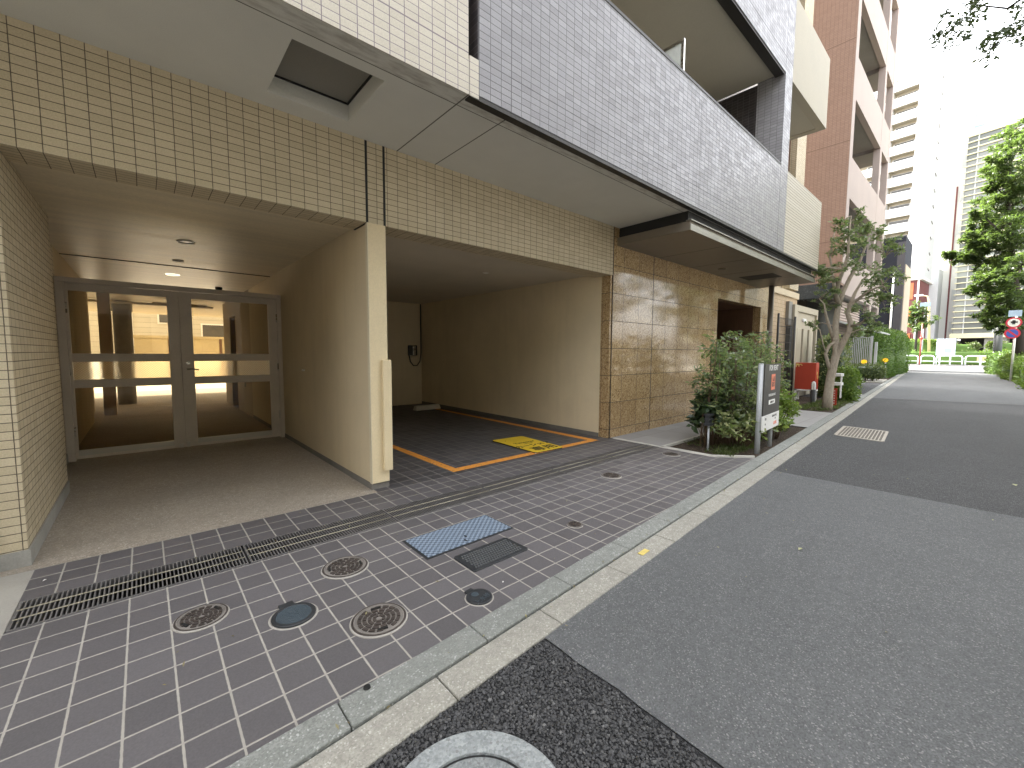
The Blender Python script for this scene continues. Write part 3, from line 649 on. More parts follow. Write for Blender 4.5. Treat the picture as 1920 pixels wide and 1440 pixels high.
def tab_lid(x, y, r, a, m_top, label):
    t = thing('valve_lid', label, 'valve lid', (x,y,0), 'round plastic lids with a hinge tab')
    MB().lathe([(r*1.0,.003),(r*1.06,.0055),(r*1.12,.002)],x,y,40).build('mortar_ring', m_ring, t)
    mb = MB().lathe([(r,.003),(r,.010),(r*.96,.0125),(r*.82,.0125),(r*.80,.0095)],x,y,40)
    i0 = len(mb.v); mb.box(x-r*.34,x+r*.34,y+r*.85,y+r*1.28,.003,.0115); mb.rot(i0,(x,y),a); mb.build('lid_rim', m_blackpl, t)
    lt = MB().lathe([(r*.80,.0095),(.0005,.0098)],x,y,40)
    for i in range(-6,7):
        w = math.sqrt(max(0,.72**2-(i*.11)**2))*r
        i0 = len(lt.v); lt.box(x-w,x+w,y+i*.11*r-.003,y+i*.11*r+.002,.009,.0112); lt.rot(i0,(x,y),.5)
    if m_top is m_bluegrey: lt.build('lid_top', m_top, t)
    else: MB().lathe([(r*.80,.0095),(.0005,.0098)],x,y,40).build('lid_top', m_top, t)
    return t
tab_lid(.487,2.128,.096,.08,m_bluegrey,'ribbed blue grey plastic lid with black rim, between two rusty iron covers')
v2 = tab_lid(1.250,1.662,.068,.15,m_blackpl,'black plastic valve lid with raised lettering, close to the kerb')
text('止水栓', .038, (1.255,1.622,.0100), (1,.25,0), (-.25,1,0), m_bluegrey, 'raised_lettering', v2, .0012)
MB().lathe([(.020,.0098),(.020,.0115),(.013,.0115),(.013,.0098)],1.243,1.690,20).build('raised_mark', m_bluegrey, v2)
# blue steel plate
def _chk(name, ca, cb, s, hard):
    n = NT(name); p = n.pos(); mp = n.n('Mapping', Vector=p, Scale=(s,s*1.15,1.))
    c = n.n('TexChecker', Vector=n.n('VectorMath',{'operation':'MULTIPLY'}, i0=mp, i1=(1,1,0)).outputs[0], Scale=1.)
    f = c.outputs[1]; nz = n.noise(30,5)
    col = n.mix(n.math('MULTIPLY', f, hard), ca, cb); col = n.mix(n.ramp(nz,[(.5,0.),(.75,.5)]), col, mul(cb,1.35))
    return n.pbr(col, .5, .15, n.bump(n.math('ADD', f, n.math('MULTIPLY', nz, .4)), .5, .003))
bp = thing('access_plate', 'long pale blue chequered steel plate let into the paving', 'access plate', (1.6,2.35,0))
MB().box(1.247,1.955,2.186,2.515,.001,.006).build('plate_frame', m_blackpl, bp)
MB().box(1.262,1.942,2.200,2.503,.006,.0095).build('plate_top', _chk('blue_chequer_plate', (.285,.345,.43), (.10,.135,.18), 44, 1.), bp, .003)
for x in (1.565,1.60): MB().box(x,x+.012,2.225+(x-1.565)*1.5,2.255+(x-1.565)*1.5,.0095,.0105).build('lifting_slot', m_black, bp)
kp = thing('meter_box_lid', 'oblong black plastic meter lid with pebbled top, beside the blue plate', 'meter lid', (1.59,1.99,0))
MB().prism([(1.377,1.886),(1.39,1.876),(1.796,1.876),(1.811,1.886),(1.806,2.092),(1.795,2.102),(1.39,2.102),(1.377,2.090)],.001,.011).build('lid_rim', m_blackpl, kp, .003)
mb = MB()
for i in range(20):
    for j in range(8):
        x = 1.413+i*.0186+(j%2)*.009; y = 1.908+j*.0225
        if x < 1.782: mb.lathe([(.008,.011),(.006,.0145),(.0005,.0145)],x,y,6)
mb.build('lid_pebbles', mat('worn_black_plastic', (.085,.088,.09), .45, .2, 20, 160, .1), kp)
# concrete manhole in the road
mh = thing('concrete_manhole', 'round concrete manhole surround with dark iron lid in the rough asphalt patch', 'manhole', (.62,.836,0))
def annul(r0, r1, z0, z1): return MB().lathe([(r1,-.02),(r1,z0),(r1-.004,z1),(r0,z1),(r0-.002,-.01)],.62,.836,72)
annul(.190,.271,.006,.009).build('outer_ring', speckle('pale_manhole_concrete', (.25,.27,.27), (.44,.46,.46), (.25,.25,.25), 120, .9, .6, .004, .3), mh)
annul(.178,.190,.001,.001).build('ring_groove', m_black, mh)
annul(.120,.178,.006,.008).build('inner_ring', speckle('grey_manhole_concrete', (.20,.215,.215), (.36,.375,.37), (.2,.2,.2), 120, .9, .6, .004, .3), mh)
lid = MB().lathe([(.118,.004),(.116,.008),(.0005,.008)],.62,.836,48).build('iron_lid', mat('grey_iron', (.07,.075,.08), .5, .25, 14, 120, .4, metal=.4), mh)
mb = MB()
for k in range(12):
    a = k*math.pi/6; i0 = len(mb.v); mb.box(.62+.05,.62+.105,.836-.008,.836+.008,.008,.012); mb.rot(i0,(.62,.836),a)
mb.build('lid_ribs', m_iron, mh, 0)
# grating in the lane
rg = thing('road_grating', 'wide beige metal lattice cover set in the dark asphalt', 'road cover', (8.6,1.24,0))
def rgp(u, v): return (8.045+u*1.155+v*.10-.02, .895+v*.615+u*.08)
fr = [rgp(u,v) for u,v in ((.03,0),(.97,0),(1,.05),(1,.95),(.97,1),(.03,1),(0,.95),(0,.05))]
MB().prism(fr,-.01,.008).build('cover_frame', mat('beige_metal', (.42,.38,.32), .6, .15, 8, 120, .2, metal=.2), rg)
mb = MB()
for i in range(42):
    for j in range(13):
        u, v = .05+i*.0215, .06+j*.0685
        mb.prism([rgp(u,v),rgp(u+.009,v),rgp(u+.009,v+.046),rgp(u,v+.046)],.008,.0095)
mb.build('lattice_holes', mat('lattice_recess', (.15,.135,.115), .7, .2, 8, 120, .2), rg)
# small marks on the kerb and ground
s_ = at_z(1207,1033,.02); a = math.atan(.06)
mb = MB().box(s_.x-.045,s_.x+.045,s_.y-.018,s_.y+.018,.0125,.0145); mb.rot(0,(s_.x,s_.y),a)
tag(mb.build('kerb_marker', mat('faded_yellow_marker', (.70,.55,.16), .7, .2, 40, 120, .1)), 'small faded yellow survey marker stuck on the kerb', 'marker')
q = at_z(688,1288,.018); tag(MB().lathe([(.014,q.z-.003),(.012,q.z+.003),(.0005,q.z+.004)],q.x,q.y,10).build('gum_spot', m_black), 'flattened black gum spot on the kerb stone', 'gum')
m_leafdry = leafmat('fallen_leaf', [(.45,.42,.20),(.5,.5,.3)])
def fallen(px, py, s, a, lab, m=None):
    p = at_z(px,py,.006); i = MB()
    i.add([(p.x,p.y,p.z),(p.x+s*.5,p.y+s*.28,p.z+.006),(p.x+s,p.y,p.z+.003),(p.x+s*.5,p.y-s*.28,p.z+.007)],[(0,1,2,3)]); i.rot(0,(p.x,p.y),a)
    tag(i.build('fallen_leaf', m or m_leafdry), lab, 'leaf', 'fallen leaves and scraps')
fallen(1905,911,.07,.2,'pale green fallen leaf at the right edge on dark asphalt'); fallen(1862,976,.022,.2,'tiny pale scrap on the light asphalt near the seam')
fallen(1004,815+36,.03,.5,'tiny white scrap just in front of the yellow mat', m_white); fallen(655,988,.02,1.,'small dry leaf lying on the drain grate'); fallen(1497,1031,.045,-.2,'dry straw coloured twig leaf on the light asphalt')
fallen(79,1090,.018,.3,'tiny white scrap on the tiles behind the drain, at its left end', m_white); fallen(943,1093,.014,.8,'white crumb on the tile in front of the black valve lid', m_white)

# ------------------------------------------------------------------ parking bay things
z = .006
def stripe(p): return MB().sheet(p, z)
mb = MB().sheet([(2.41,3.655),(4.93,3.655),(4.80,3.765),(2.51,3.765)],z).sheet([(2.41,3.655),(2.51,3.765),(2.51,8.3),(2.41,8.3)],z).sheet([(4.80,3.765),(4.93,3.655),(4.93,8.3),(4.83,8.3)],z)
tag(mb.build('parking_line', m_orangeline), 'worn orange painted parking line around the bay floor', 'parking line')
mt = thing('yellow_mat', 'yellow parking mat with black Japanese lettering lying on the bay floor', 'floor mat', (3.92,4.12,.002))
i = MB().prism([(3.655,3.70),(3.685,3.672),(4.130,3.655),(4.160,3.68),(4.232,4.53),(4.20,4.565),(3.72,4.605),(3.686,4.58)],.004,.016)
i.build('mat_base', m_black, mt)
m_yel = mat('yellow_sheet', (.80,.55,.035), .5, .12, 6, 120, .15)
i = MB().prism([(3.655,3.70),(3.685,3.672),(4.130,3.655),(4.160,3.68),(4.232,4.53),(4.20,4.565),(3.72,4.605),(3.686,4.58)],.016,.0185).build('mat_top', m_yel, mt)
m_ink = mat('black_lettering', (.02,.018,.015), .6, .1, 5, 60, 0)
xd, yd = (1,-.035,0), (.07,1,0)
for bd, sz, c, bold in (('専用',.205,(3.935,3.735),.004),('カーシェア',.125,(3.945,3.975),.003),('Timescar',.098,(3.95,4.175),.001),('CAR SHARE',.03,(3.955,4.12),0),('P',.04,(3.80,4.42),0)):
    text(bd, sz, (c[0],c[1],.0192), xd, yd, m_ink, 'lettering', mt, .0004, bold=bold)
ws = thing('wheel_stop', 'low pale concrete wheel stop at the back of the bay', 'wheel stop', (4.68,8.2,0))
MB().add([(4.38,8.08,.002),(5.0,8.08,.002),(5.0,8.24,.002),(4.38,8.24,.002),(4.40,8.11,.10),(4.98,8.11,.10),(4.98,8.21,.10),(4.40,8.21,.10)],[(0,3,2,1),(4,5,6,7),(0,1,5,4),(1,2,6,5),(2,3,7,6),(3,0,4,7)]).build('stop_block', mat('pale_stop_concrete', (.55,.52,.46), .8, .1, 4, 60, .2), ws, .01)
wb = thing('charger_box', 'small silver box with looped cable high on the back wall of the bay', 'wall box', (4.87,9.2,1.2))
MB().box(4.77,4.985,9.10,9.2,1.19,1.44).build('box_body', m_darkmetal, wb, .02)
MB().box(4.86,4.93,9.085,9.10,1.20,1.43).build('box_cover', m_steel, wb, .01)
MB().tube([(4.80,9.17,1.19),(4.82,9.16,1.05),(4.90,9.16,.95),(5.0,9.16,.95),(5.08,9.16,1.05),(5.11,9.16,1.25),(5.115,9.17,2.44)],.014,8).build('cable', m_darkmetal, wb)

# ------------------------------------------------------------------ planting bed
m_nan = leafmat('nandina_leaf', [(.075,.125,.09),(.13,.19,.125),(.20,.265,.145),(.44,.45,.19)], .26, .5, .8)
m_nan2 = leafmat('nandina_leaf_yellow', [(.09,.12,.03),(.20,.22,.06),(.30,.30,.10)], .4, .3)
m_var = leafmat('variegated_leaf', [(.07,.115,.04),(.115,.17,.06),(.23,.28,.095),(.50,.49,.24)], .34, .4, .7)
m_purp = leafmat('purple_brown_leaf', [(.035,.03,.026),(.06,.045,.04),(.10,.08,.065)], .45, .2)
m_bright = leafmat('bright_green_leaf', [(.10,.17,.025),(.18,.27,.045),(.30,.37,.08)], .38, .3)
m_dark = leafmat('dark_green_leaf', [(.025,.05,.022),(.04,.075,.03),(.06,.095,.045)], .35, .15)
m_stem = mat('brown_cane', (.11,.07,.04), .7, .3, 20, 60, .2)
rp = random.Random(11)
def nandina(x, y, h, w, n, label, seed, m=m_nan):
    t = thing('nandina_shrub', label, 'shrub', (x,y,-.01), 'shrubs in the planting bed'); st = MB(); cl = []
    r2 = random.Random(seed)
    for k in range(n):
        bxx, byy = x+r2.uniform(-.5,.5)*w, y+r2.uniform(-.16,.16); tx, ty = bxx+r2.uniform(-.22,.22), byy+r2.uniform(-.15,.15); hh = h*r2.uniform(.72,1.)
        pts = [(bxx,byy,-.02),(bxx+(tx-bxx)*.3+r2.uniform(-.03,.03),byy+(ty-byy)*.3,hh*.4),(tx,ty,hh*.8),(tx+r2.uniform(-.04,.04),ty,hh)]
        st.tube(pts,[.011,.009,.006,.003],6)
        for q in range(11):
            f = .50+.50*q/10; px, py_, pz = bxx+(tx-bxx)*f, byy+(ty-byy)*f, hh*f
            a = r2.uniform(0,6.28); d = r2.uniform(.08,.24)
            c = (px+math.cos(a)*d, py_+math.sin(a)*d*.8, pz+r2.uniform(-.04,.05))
            st.tube([(px,py_,pz-.05),c],[.003,.0015],4)
            cl.append((c,(.085,.085,.045),int(17*r2.uniform(.6,1.2))))
    st.build('cane', m_stem, t); leaves('foliage', cl, .070, m, t, seed, .36, .5)
    return t
nandina(5.93,2.42,1.52,.55,9,'tall nandina shrub on leaning canes at the left end of the bed',21)
nandina(6.75,2.50,1.66,.75,12,'tall nandina shrub in the middle of the bed, behind the rental sign post',22)
nandina(7.75,2.52,1.62,.85,12,'tall nandina shrub at the right of the bed, before the downpipe',23)
nandina(8.55,2.50,1.50,.45,7,'tall nandina shrub at the far right end of the bed',24,m_nan)
def mound(name, x, y, r, h, n, size, m, label, seed, cat='shrub', grp='shrubs in the planting bed', aspect=.5):
    t = thing(name, label, cat, (x,y,-.01), grp); st = MB(); cl = []; r2 = random.Random(seed)
    for k in range(n):
        a = r2.uniform(0,6.28); d = r*math.sqrt(r2.random()); hh = h*(1-.45*(d/r)**2)*r2.uniform(.55,1.)
        c = (x+math.cos(a)*d, y+math.sin(a)*d*.75, hh)
        st.tube([(x+math.cos(a)*d*.35,y+math.sin(a)*d*.3,-.02),(x+math.cos(a)*d*.7,y+math.sin(a)*d*.55,hh*.55),c],[.006,.004,.002],5)
        cl.append((c,(.075,.075,.07),24))
    st.build('stems', m_stem, t); leaves('foliage', cl, size, m, t, seed, aspect, .4); return t
mound('low_shrub',6.02,2.20,.46,.60,58,.062,m_var,'low variegated shrub with cream edged leaves at the left front of the bed',31)
mound('low_shrub',6.62,2.28,.50,.62,60,.060,m_var,'low variegated shrub just behind the rental sign post',32)
mound('low_shrub',6.28,2.38,.42,.95,46,.05,m_purp,'purple brown twiggy shrub in the middle of the bed below the nandina leaves',33)
mound('low_shrub',5.95,2.46,.30,.78,30,.11,m_dark,'dark broad leaved shrub at the left back of the bed',34,aspect=.6)
mound('low_shrub',7.85,2.28,.50,.68,74,.070,m_bright,'bright yellow green shrub at the right end of the bed, by the path',35)
mound('low_shrub',7.10,2.05,.26,.40,26,.085,m_bright,'small pale fern like plant between the two sign posts',36,aspect=.4)
mound('low_shrub',7.25,2.42,.45,.74,50,.060,m_var,'low green shrub behind the rental sign board',37)
def tuft(name, poly_pts, n, size, m, label, seed):
    g = np.random.default_rng(seed); cl = []
    for (x0,x1,y0,y1,k) in poly_pts:
        for _ in range(k): cl.append(((g.uniform(x0,x1),g.uniform(y0,y1),.012),(.035,.035,.012),n))
    o = leaves(name, cl, size, m, None, seed, .16, .0, droop=-.8); o['kind'] = 'stuff'; tag(o, label, 'ground cover'); return o
tuft('bed_grass',[(5.35,6.3,1.98,2.3,120),(5.6,8.5,2.05,2.75,70)],14,.05,m_grass,'dry grass and weeds at the front edge of the planting bed',3)
tuft('verge_grass',[(11.25,14.5,2.2,2.9,260)],14,.06,m_grass,'short grass around the foot of the street tree',4)
def litter():
    g = np.random.default_rng(12); cl = []
    for _ in range(60):
        x = g.uniform(.4,9); cl.append(((x, km(x)+g.normal()*.03, .02),(.01,.01,.002),1))
    for _ in range(40): cl.append(((g.uniform(-.5,5.1), g.uniform(1.6,3.5), .010),(.01,.01,.002),1))
    for _ in range(40): cl.append(((g.uniform(5.3,8.5), g.uniform(1.7,2.2), .012),(.03,.03,.004),1))
    for _ in range(40):
        x = g.uniform(1.4,12); cl.append(((x, ko(x)-abs(g.normal())*.5, .010),(.01,.01,.002),1))
    o = leaves('leaf_litter', cl, .020, leafmat('dry_litter', [(.12,.08,.04),(.26,.20,.10),(.40,.36,.22)]), None, 13, .4, 4.)
    o['kind'] = 'stuff'; tag(o, 'tiny dry leaf litter scattered along the kerb and tiles', 'leaf litter')
litter()
# rental sign
m_alu = mat('silver_post', (.50,.52,.54), .42, .08, 4, 60, .05, metal=.15)
m_board = mat('charcoal_board', (.040,.036,.032), .45, .1, 4, 60, .05)
m_salmon = mat('salmon_orange_panel', (.85,.24,.13), .5, .06, 4, 60, 0)
rs = thing('rental_sign', 'charcoal FOR RENT sign board with white lower plate on two silver posts', 'sign', (5.88,1.85,-.01))
sa = R(4.2); sx, sy = math.cos(sa), math.sin(sa)
def sp(u, v, d=0.): return (5.885+sx*u+sy*d, 1.875+sy*u-sx*d, v)      # u along the board, d towards the road
ptop = 1.15
MB().tube([sp(0,-.05),sp(0,1.135)],.032,18).tube([sp(0,1.135),sp(0,1.15)],[.032,.026],18).build('post', m_alu, rs)
MB().tube([sp(.62,-.05),sp(.62,1.10)],.030,16).build('post', m_alu, rs)
def slab(u0,u1,v0,v1,d0,d1): return MB().add([sp(u0,v0,d0),sp(u1,v0,d0),sp(u1,v0,d1),sp(u0,v0,d1),sp(u0,v1,d0),sp(u1,v1,d0),sp(u1,v1,d1),sp(u0,v1,d1)],[(0,1,2,3),(4,7,6,5),(0,4,5,1),(1,5,6,2),(2,6,7,3),(3,7,4,0)])
bd = slab(.0,.84,.47,1.14,.034,.048).build('sign_board', m_board, rs)
lp = slab(-.03,.83,.27,.475,.038,.054).build('lower_plate', m_white, rs)
slab(.34,.53,.795,1.005,.048,.0505).build('salmon_panel', m_salmon, rs)
slab(.25,.57,.605,.665,.048,.0505).build('white_label', m_white, rs)
X_, Y_ = (sx,sy,0), (0,0,1)
def sg(body, size, u, v, m, d=.0495, **k): text(body, size, sp(u,v,d), X_, Y_, m, 'lettering', rs, .0008, **k)
sg('FOR RENT', .10, .435, 1.055, m_white, bold=.001); sg('HOUSE BALANCE', .046, .41, .715, m_white)
sg('入居\n募集', .075, .435, .915, m_board, d=.0512); sg('お問い合せ', .036, .41, .622, m_board, d=.0512)
for k,(s,u,v) in enumerate((('管理',.035,.06+.03),('お問い合わせ先',.035,.56),('03-',.035,.10))): sg(s, .035, u+.08 if k != 1 else .56, (.415,.425,.35)[k], m_board, d=.0545)
sg('TEL', .03, .62, .385, m_board, d=.0545)
text('お気軽に', .05, sp(.62,.315,.0545), X_, Y_, m_salmon, 'lettering', rs, .0008)
# little garden spike light at the bed corner
gl = thing('garden_spike', 'small black slatted garden light on a thin grey stake at the bed corner', 'garden light', (5.56,2.41,-.01))
MB().tube([(5.56,2.36,-.05),(5.56,2.36,.33)],.014,8).build('stake', m_alu, gl)
MB().box(5.50,5.62,2.32,2.40,.33,.36).box(5.50,5.62,2.32,2.40,.40,.42).box(5.50,5.62,2.32,2.40,.46,.48).box(5.51,5.61,2.34,2.39,.36,.46).build('lamp_head', m_blackpl, gl)
# ------------------------------------------------------------------ verge in front of the next building
bo = thing('bollard_light', 'short black bollard light with white dome by the street tree', 'bollard light', (12.89,2.87,0))
MB().lathe([(.058,0),(.058,.36),(.052,.365)],12.89,2.87,20,True).build('post', m_blackpl, bo)
dm = MB().lathe([(.050,.365),(.052,.50),(.044,.545),(.022,.575),(.0005,.58)],12.89,2.87,20,True).build('lamp_dome', m_white, bo)
for a in (2.4,3.6,4.8,.3): MB().tube([(12.89+.054*math.cos(a),2.87+.054*math.sin(a),.36),(12.89+.054*math.cos(a),2.87+.054*math.sin(a),.52),(12.89+.02*math.cos(a),2.87+.02*math.sin(a),.58)],.005,5).build('guard_bar', m_blackpl, bo)
m_red = mat('red_enamel', (.42,.045,.018), .45, .08, 3, 60, .05)
rb = thing('red_panel_stand', 'red square panel box on white legs with a small yellow emblem, behind the tree', 'sign', (13.7,3.2,0))
MB().box(13.60,13.90,2.99,3.475,.31,1.04).build('red_panel', m_red, rb, .01)
for y in (3.01,3.42): MB().box(13.60,13.65,y,y+.045,0,.31).box(13.85,13.90,y,y+.045,0,.31).build('leg', m_white, rb)
MB().box(13.60,13.90,2.99,3.475,.27,.31).build('base_rail', m_white, rb)
m_gold = mat('yellow_emblem', (.75,.6,.2), .5, .1, 5, 60, 0)
mb = MB()
for (y0,y1,z0,z1) in ((3.44,3.46,.92,1.02),(3.40,3.44,.97,1.02),(3.38,3.40,.93,1.0),(3.33,3.38,.985,1.01),(3.31,3.33,.96,.985)): mb.box(13.594,13.60,y0,y1,z0,z1)
mb.build('emblem', m_gold, rb); MB().box(13.70,13.74,2.984,2.99,.72,.80).box(13.74,13.78,2.984,2.99,.60,.70).build('emblem', m_gold, rb)
sr = thing('white_rack', 'small white framed rack with two shelves and red lettered board at the kerb', 'rack', (12.67,2.36,0))
wx, wy = 12.67, 2.33
MB().box(wx-.02,wx+.02,wy+.20,wy+.24,0,.80).build('side_panel', m_stem, sr)
MB().box(wx-.04,wx,wy+.16,wy+.20,0,.82).box(wx-.04,wx,wy-.08,wy-.05,.22,.80).build('frame', m_white, sr, .004)
for z_ in (.74,.52): MB().box(wx-.10,wx+.16,wy-.08,wy+.20,z_,z_+.07).build('shelf', m_white, sr, .01)
rbp = MB().box(wx-.03,wx-.015,wy+.0,wy+.15,.03,.45).build('red_board', m_red, sr)
mb = MB()
for k in range(6): mb.box(wx-.034,wx-.03,wy+.09,wy+.12,.06+k*.06,.10+k*.06).box(wx-.034,wx-.03,wy+.04,wy+.06,.07+k*.06,.095+k*.06)
mb.build('board_marks', m_white, sr)
def hedgeball(name, label, cat, c, r, e, m, n, size, seed, grp=None, amp=.1, freq=1.5, core=None, stem=None):
    t = thing(name, label, cat, (c[0],c[1],0), grp)
    blob(c, tuple(k*.93 for k in r), e, amp, freq, seed=seed).build('inner_core', core or m_dark, t)  # solid leaf-coloured core, added to block see-through
    surface_leaves('foliage', c, r, e, amp, freq, seed, n, size, m, t, out=.02+.25*size)
    if stem:
        st = MB()
        for dx,dy in stem: st.tube([(c[0]+dx,c[1]+dy,-.02),(c[0]+dx*.8,c[1]+dy*.8,c[2])],.03,7)
        st.build('stem', m_stem, t)
    return t
m_hedge = leafmat('conifer_leaf', [(.03,.075,.012),(.06,.125,.018),(.10,.19,.028),(.17,.27,.05)], .45, .25)
m_lime = leafmat('lime_leaf', [(.07,.14,.015),(.13,.22,.03),(.24,.32,.06)], .42, .3)
m_olive = leafmat('olive_leaf', [(.05,.075,.02),(.09,.12,.035),(.15,.18,.06)], .45, .25)
hedgeball('low_shrub','bright lime green upright shrub just past the white rack','shrub',(14.4,2.48,.42),(.30,.27,.43),.7,m_lime,2600,.075,41,core=m_hedge)
hedgeball('low_shrub','dark climbing shrub with pale flecks behind the tree trunk','shrub',(15.3,2.98,.85),(.38,.34,1.0),.75,m_var,2600,.085,42,amp=.22)
hedgeball('low_shrub','low clipped olive shrub on bare stems in the pale bed beyond the driveway','shrub',(25.6,3.75,.48),(.55,.75,.30),.7,m_olive,4200,.075,43,stem=[(0,.3),(.1,-.05),(-.05,-.35),(.1,.55)])
ml = thing('post_box', 'small white lantern shaped post box beside the driveway', 'post box', (17.6,3.18,0))
MB().box(17.55,17.65,3.13,3.23,0,.46).build('post', m_white, ml)
MB().box(17.50,17.72,3.05,3.08,.46,.70).box(17.50,17.72,3.28,3.31,.46,.70).box(17.48,17.74,3.03,3.33,.70,.80).box(17.48,17.74,3.03,3.33,.44,.47).build('box_frame', m_white, ml, .01)
MB().box(17.53,17.70,3.08,3.28,.47,.70).build('box_panel', mat('grey_panel', (.2,.2,.2), .5, .1, 4, 60, 0), ml)
m_lamp = emit('yellow_lamp_glow', (1.,.55,.03), .16)
def gardenlamp(x, y, h, lab):
    t = thing('garden_lamp', lab, 'garden lamp', (x,y,0), 'lit yellow garden lamps')
    MB().tube([(x,y,0),(x,y,h-.12)],.04,10).build('post', m_alu, t)
    MB().lathe([(.05,h-.10),(.10,h-.05),(.12,h+.02),(.09,h+.08),(.0005,h+.11)],x,y,18,True).build('lamp_shade', m_lamp, t); return t
gardenlamp(29.9,3.52,.98,'lit yellow garden lamp on a grey post against the big rounded hedge')
gardenlamp(26.6,3.92,.92,'lit yellow garden lamp just above the low olive shrub, before the slatted gate')
gt = thing('slatted_gate', 'silver vertical slat gate beside the big rounded hedge', 'gate', (27.2,4.3,0))
MB().box(27.2,27.26,3.72,5.20,2.12,2.18).box(27.2,27.26,3.72,5.20,.06,.12).box(27.19,27.27,3.72,3.80,0,2.20).box(27.19,27.27,5.12,5.20,0,2.20).build('gate_frame', m_alu, gt)
mb = MB()
for k in range(18): mb.box(27.21,27.25,3.82+k*.073,3.85+k*.073,.12,2.12)
mb.build('slats', m_alu, gt); MB().box(27.18,27.30,3.54,3.64,0,1.9).build('gate_post', m_alu, gt)
hedgeball('rounded_hedge','big bright green clipped hedge with rounded top beside the slatted gate','hedge',(31.8,4.45,1.10),(2.6,1.0,1.66),.55,m_hedge,26000,.095,51,core=m_hedge,amp=.06,freq=.9)
hedgeball('rounded_hedge','second clipped green hedge standing behind the big rounded one','hedge',(38.5,4.62,1.15),(3.2,1.1,1.68),.55,m_hedge,14000,.11,52,core=m_hedge,amp=.07,freq=.9)
# mesh fence and steel gate portal beyond the granite
fe = thing('mesh_fence', 'dark wire mesh fence panel in front of the tan tiled wall', 'fence', (12.6,3.55,0))
mb = MB()
for k in range(17): mb.tube([(12.05+k*.09,3.50,.3),(12.05+k*.09,3.50,2.22)],.005,4)
for k in range(10): mb.tube([(12.05,3.505,.35+k*.205),(13.5,3.505,.35+k*.205)],.006,4)
mb.build('wire_mesh', m_darkmetal, fe)
for x in (12.05,13.45): MB().tube([(x,3.50,0),(x,3.50,2.3)],.025,8).build('fence_post', m_darkmetal, fe)
m_champ = mat('champagne_steel', (.50,.44,.34), .45, .08, 2, 60, .04, metal=.2)
po = thing('steel_gate_portal', 'tall champagne steel gate portal with ribbed door panels and a white lamp', 'gate', (14.9,3.62,0))
MB().box(13.62,13.92,3.56,3.80,0,2.66).box(15.95,16.05,3.56,3.80,0,2.66).box(13.92,15.95,3.56,3.80,2.48,2.66).build('gate_frame', m_champ, po, .01)
MB().box(13.92,15.95,3.62,3.74,2.02,2.48).build('header_panel', m_champ, po)
for k,x in enumerate((14.0,14.62,15.24)): MB().box(x+.10,x+.52,3.60,3.72,.02,2.02).build('door_panel', m_champ, po, .01)
MB().box(13.92,15.95,3.73,3.76,0,2.02).build('door_backing', m_darkmetal, po)
MB().box(14.55,14.85,3.57,3.62,2.22,2.32).build('lamp', m_white, po, .02)
MB().box(13.40,13.62,3.60,3.75,.2,2.05).build('dark_gap_fill', m_black, po)  # black box fills the gap beside the gate in place of shade
MB().box(13.30,13.60,3.62,3.78,2.08,2.72).build('steel_fin', mat('grey_fin', (.25,.24,.22), .5, .1, 3, 60, .05, metal=.4), po)

# ------------------------------------------------------------------ russet apartment building next door
N1 = thing('russet_building', 'tall russet tiled apartment building with pale pink balcony fronts', 'apartment building', (19.5,3.03,0))
RX, RY = 16.1, 3.03
q_ = lambda name, mb, m, par=None, bev=0: mb.build(name, m, par or N1, bev)
q_('russet_wall', bx(RX,23.0,4.5,13,3.4,34), m_redbrick); q_('russet_wall', bx(RX,RX+.35,RY+.012,4.5,3.4,34), m_redbrick)
q_('garage_shade', MB().box(17.8,23,4.3,13,0,3.4).box(RX+.1,17.8,8.5,13,0,3.4), m_black)  # black blocks paint the shade of the open garage
q_('granite_band', MB().box(15.85,RX+.35,RY+.10,8.5,3.02,3.46), mat('blue_black_granite', (.045,.055,.065), .25, .35, 22, 90, .05))
for (x0,x1) in ((RX,16.46),(20.95,21.28),(22.72,23.0)): q_('facade_post', bx(x0,x1,RY,RY+.012 if x0 == RX else RY+.25,3.46,34), m_pinkframe) if x0 == RX else q_('facade_post', bx(x0,x1,RY,RY+.20,2.9,34), m_pinkframe)
for k in range(10):
    zt = 4.36+2.9*k
    for (x0,x1) in ((16.46,20.95),(21.28,22.72)):
        q_('balcony_front', bx(x0,x1,RY+.004,RY+.16,zt-1.2,zt), m_pinkframe)
        q_('balcony_slab', bx(x0,x1,RY+.16,4.5,zt-1.17,zt-1.0), m_greysoff)
        if k < 4:
            w = q_('balcony_window', bx(x0+.6,x1-.5,4.46,4.5,zt-.9,zt+1.0), m_brownmetal)
            q_('pane', MB().quad((x0+.68,4.455,zt-.85),(x1-.58,4.455,zt-.85),(x1-.58,4.455,zt+.95),(x0+.68,4.455,zt+.95)), m_darkwin, w)
lv = q_('louvre_panel', MB().box(17.4,20.9,3.35,3.38,1.95,3.1), m_pinkframe)
mb = MB()
for k in range(12): mb.box(17.4,20.9,3.31,3.345,2.0+k*.09,2.045+k*.09)
q_('louvre_slats', mb, mat('pink_slat', (.52,.42,.37), .6, .05, 2, 60, 0), lv)
q_('glass_awning', MB().add([(17.0,3.3,2.35),(22.4,3.3,2.35),(22.4,2.55,2.05),(17.0,2.55,2.05),(17.0,3.3,2.40),(22.4,3.3,2.40),(22.4,2.55,2.10),(17.0,2.55,2.10)],[(0,1,2,3),(4,7,6,5),(0,4,5,1),(1,5,6,2),(2,6,7,3),(3,7,4,0)]), mat('pale_awning', (.42,.46,.46), .3, .1, 2, 60, 0))

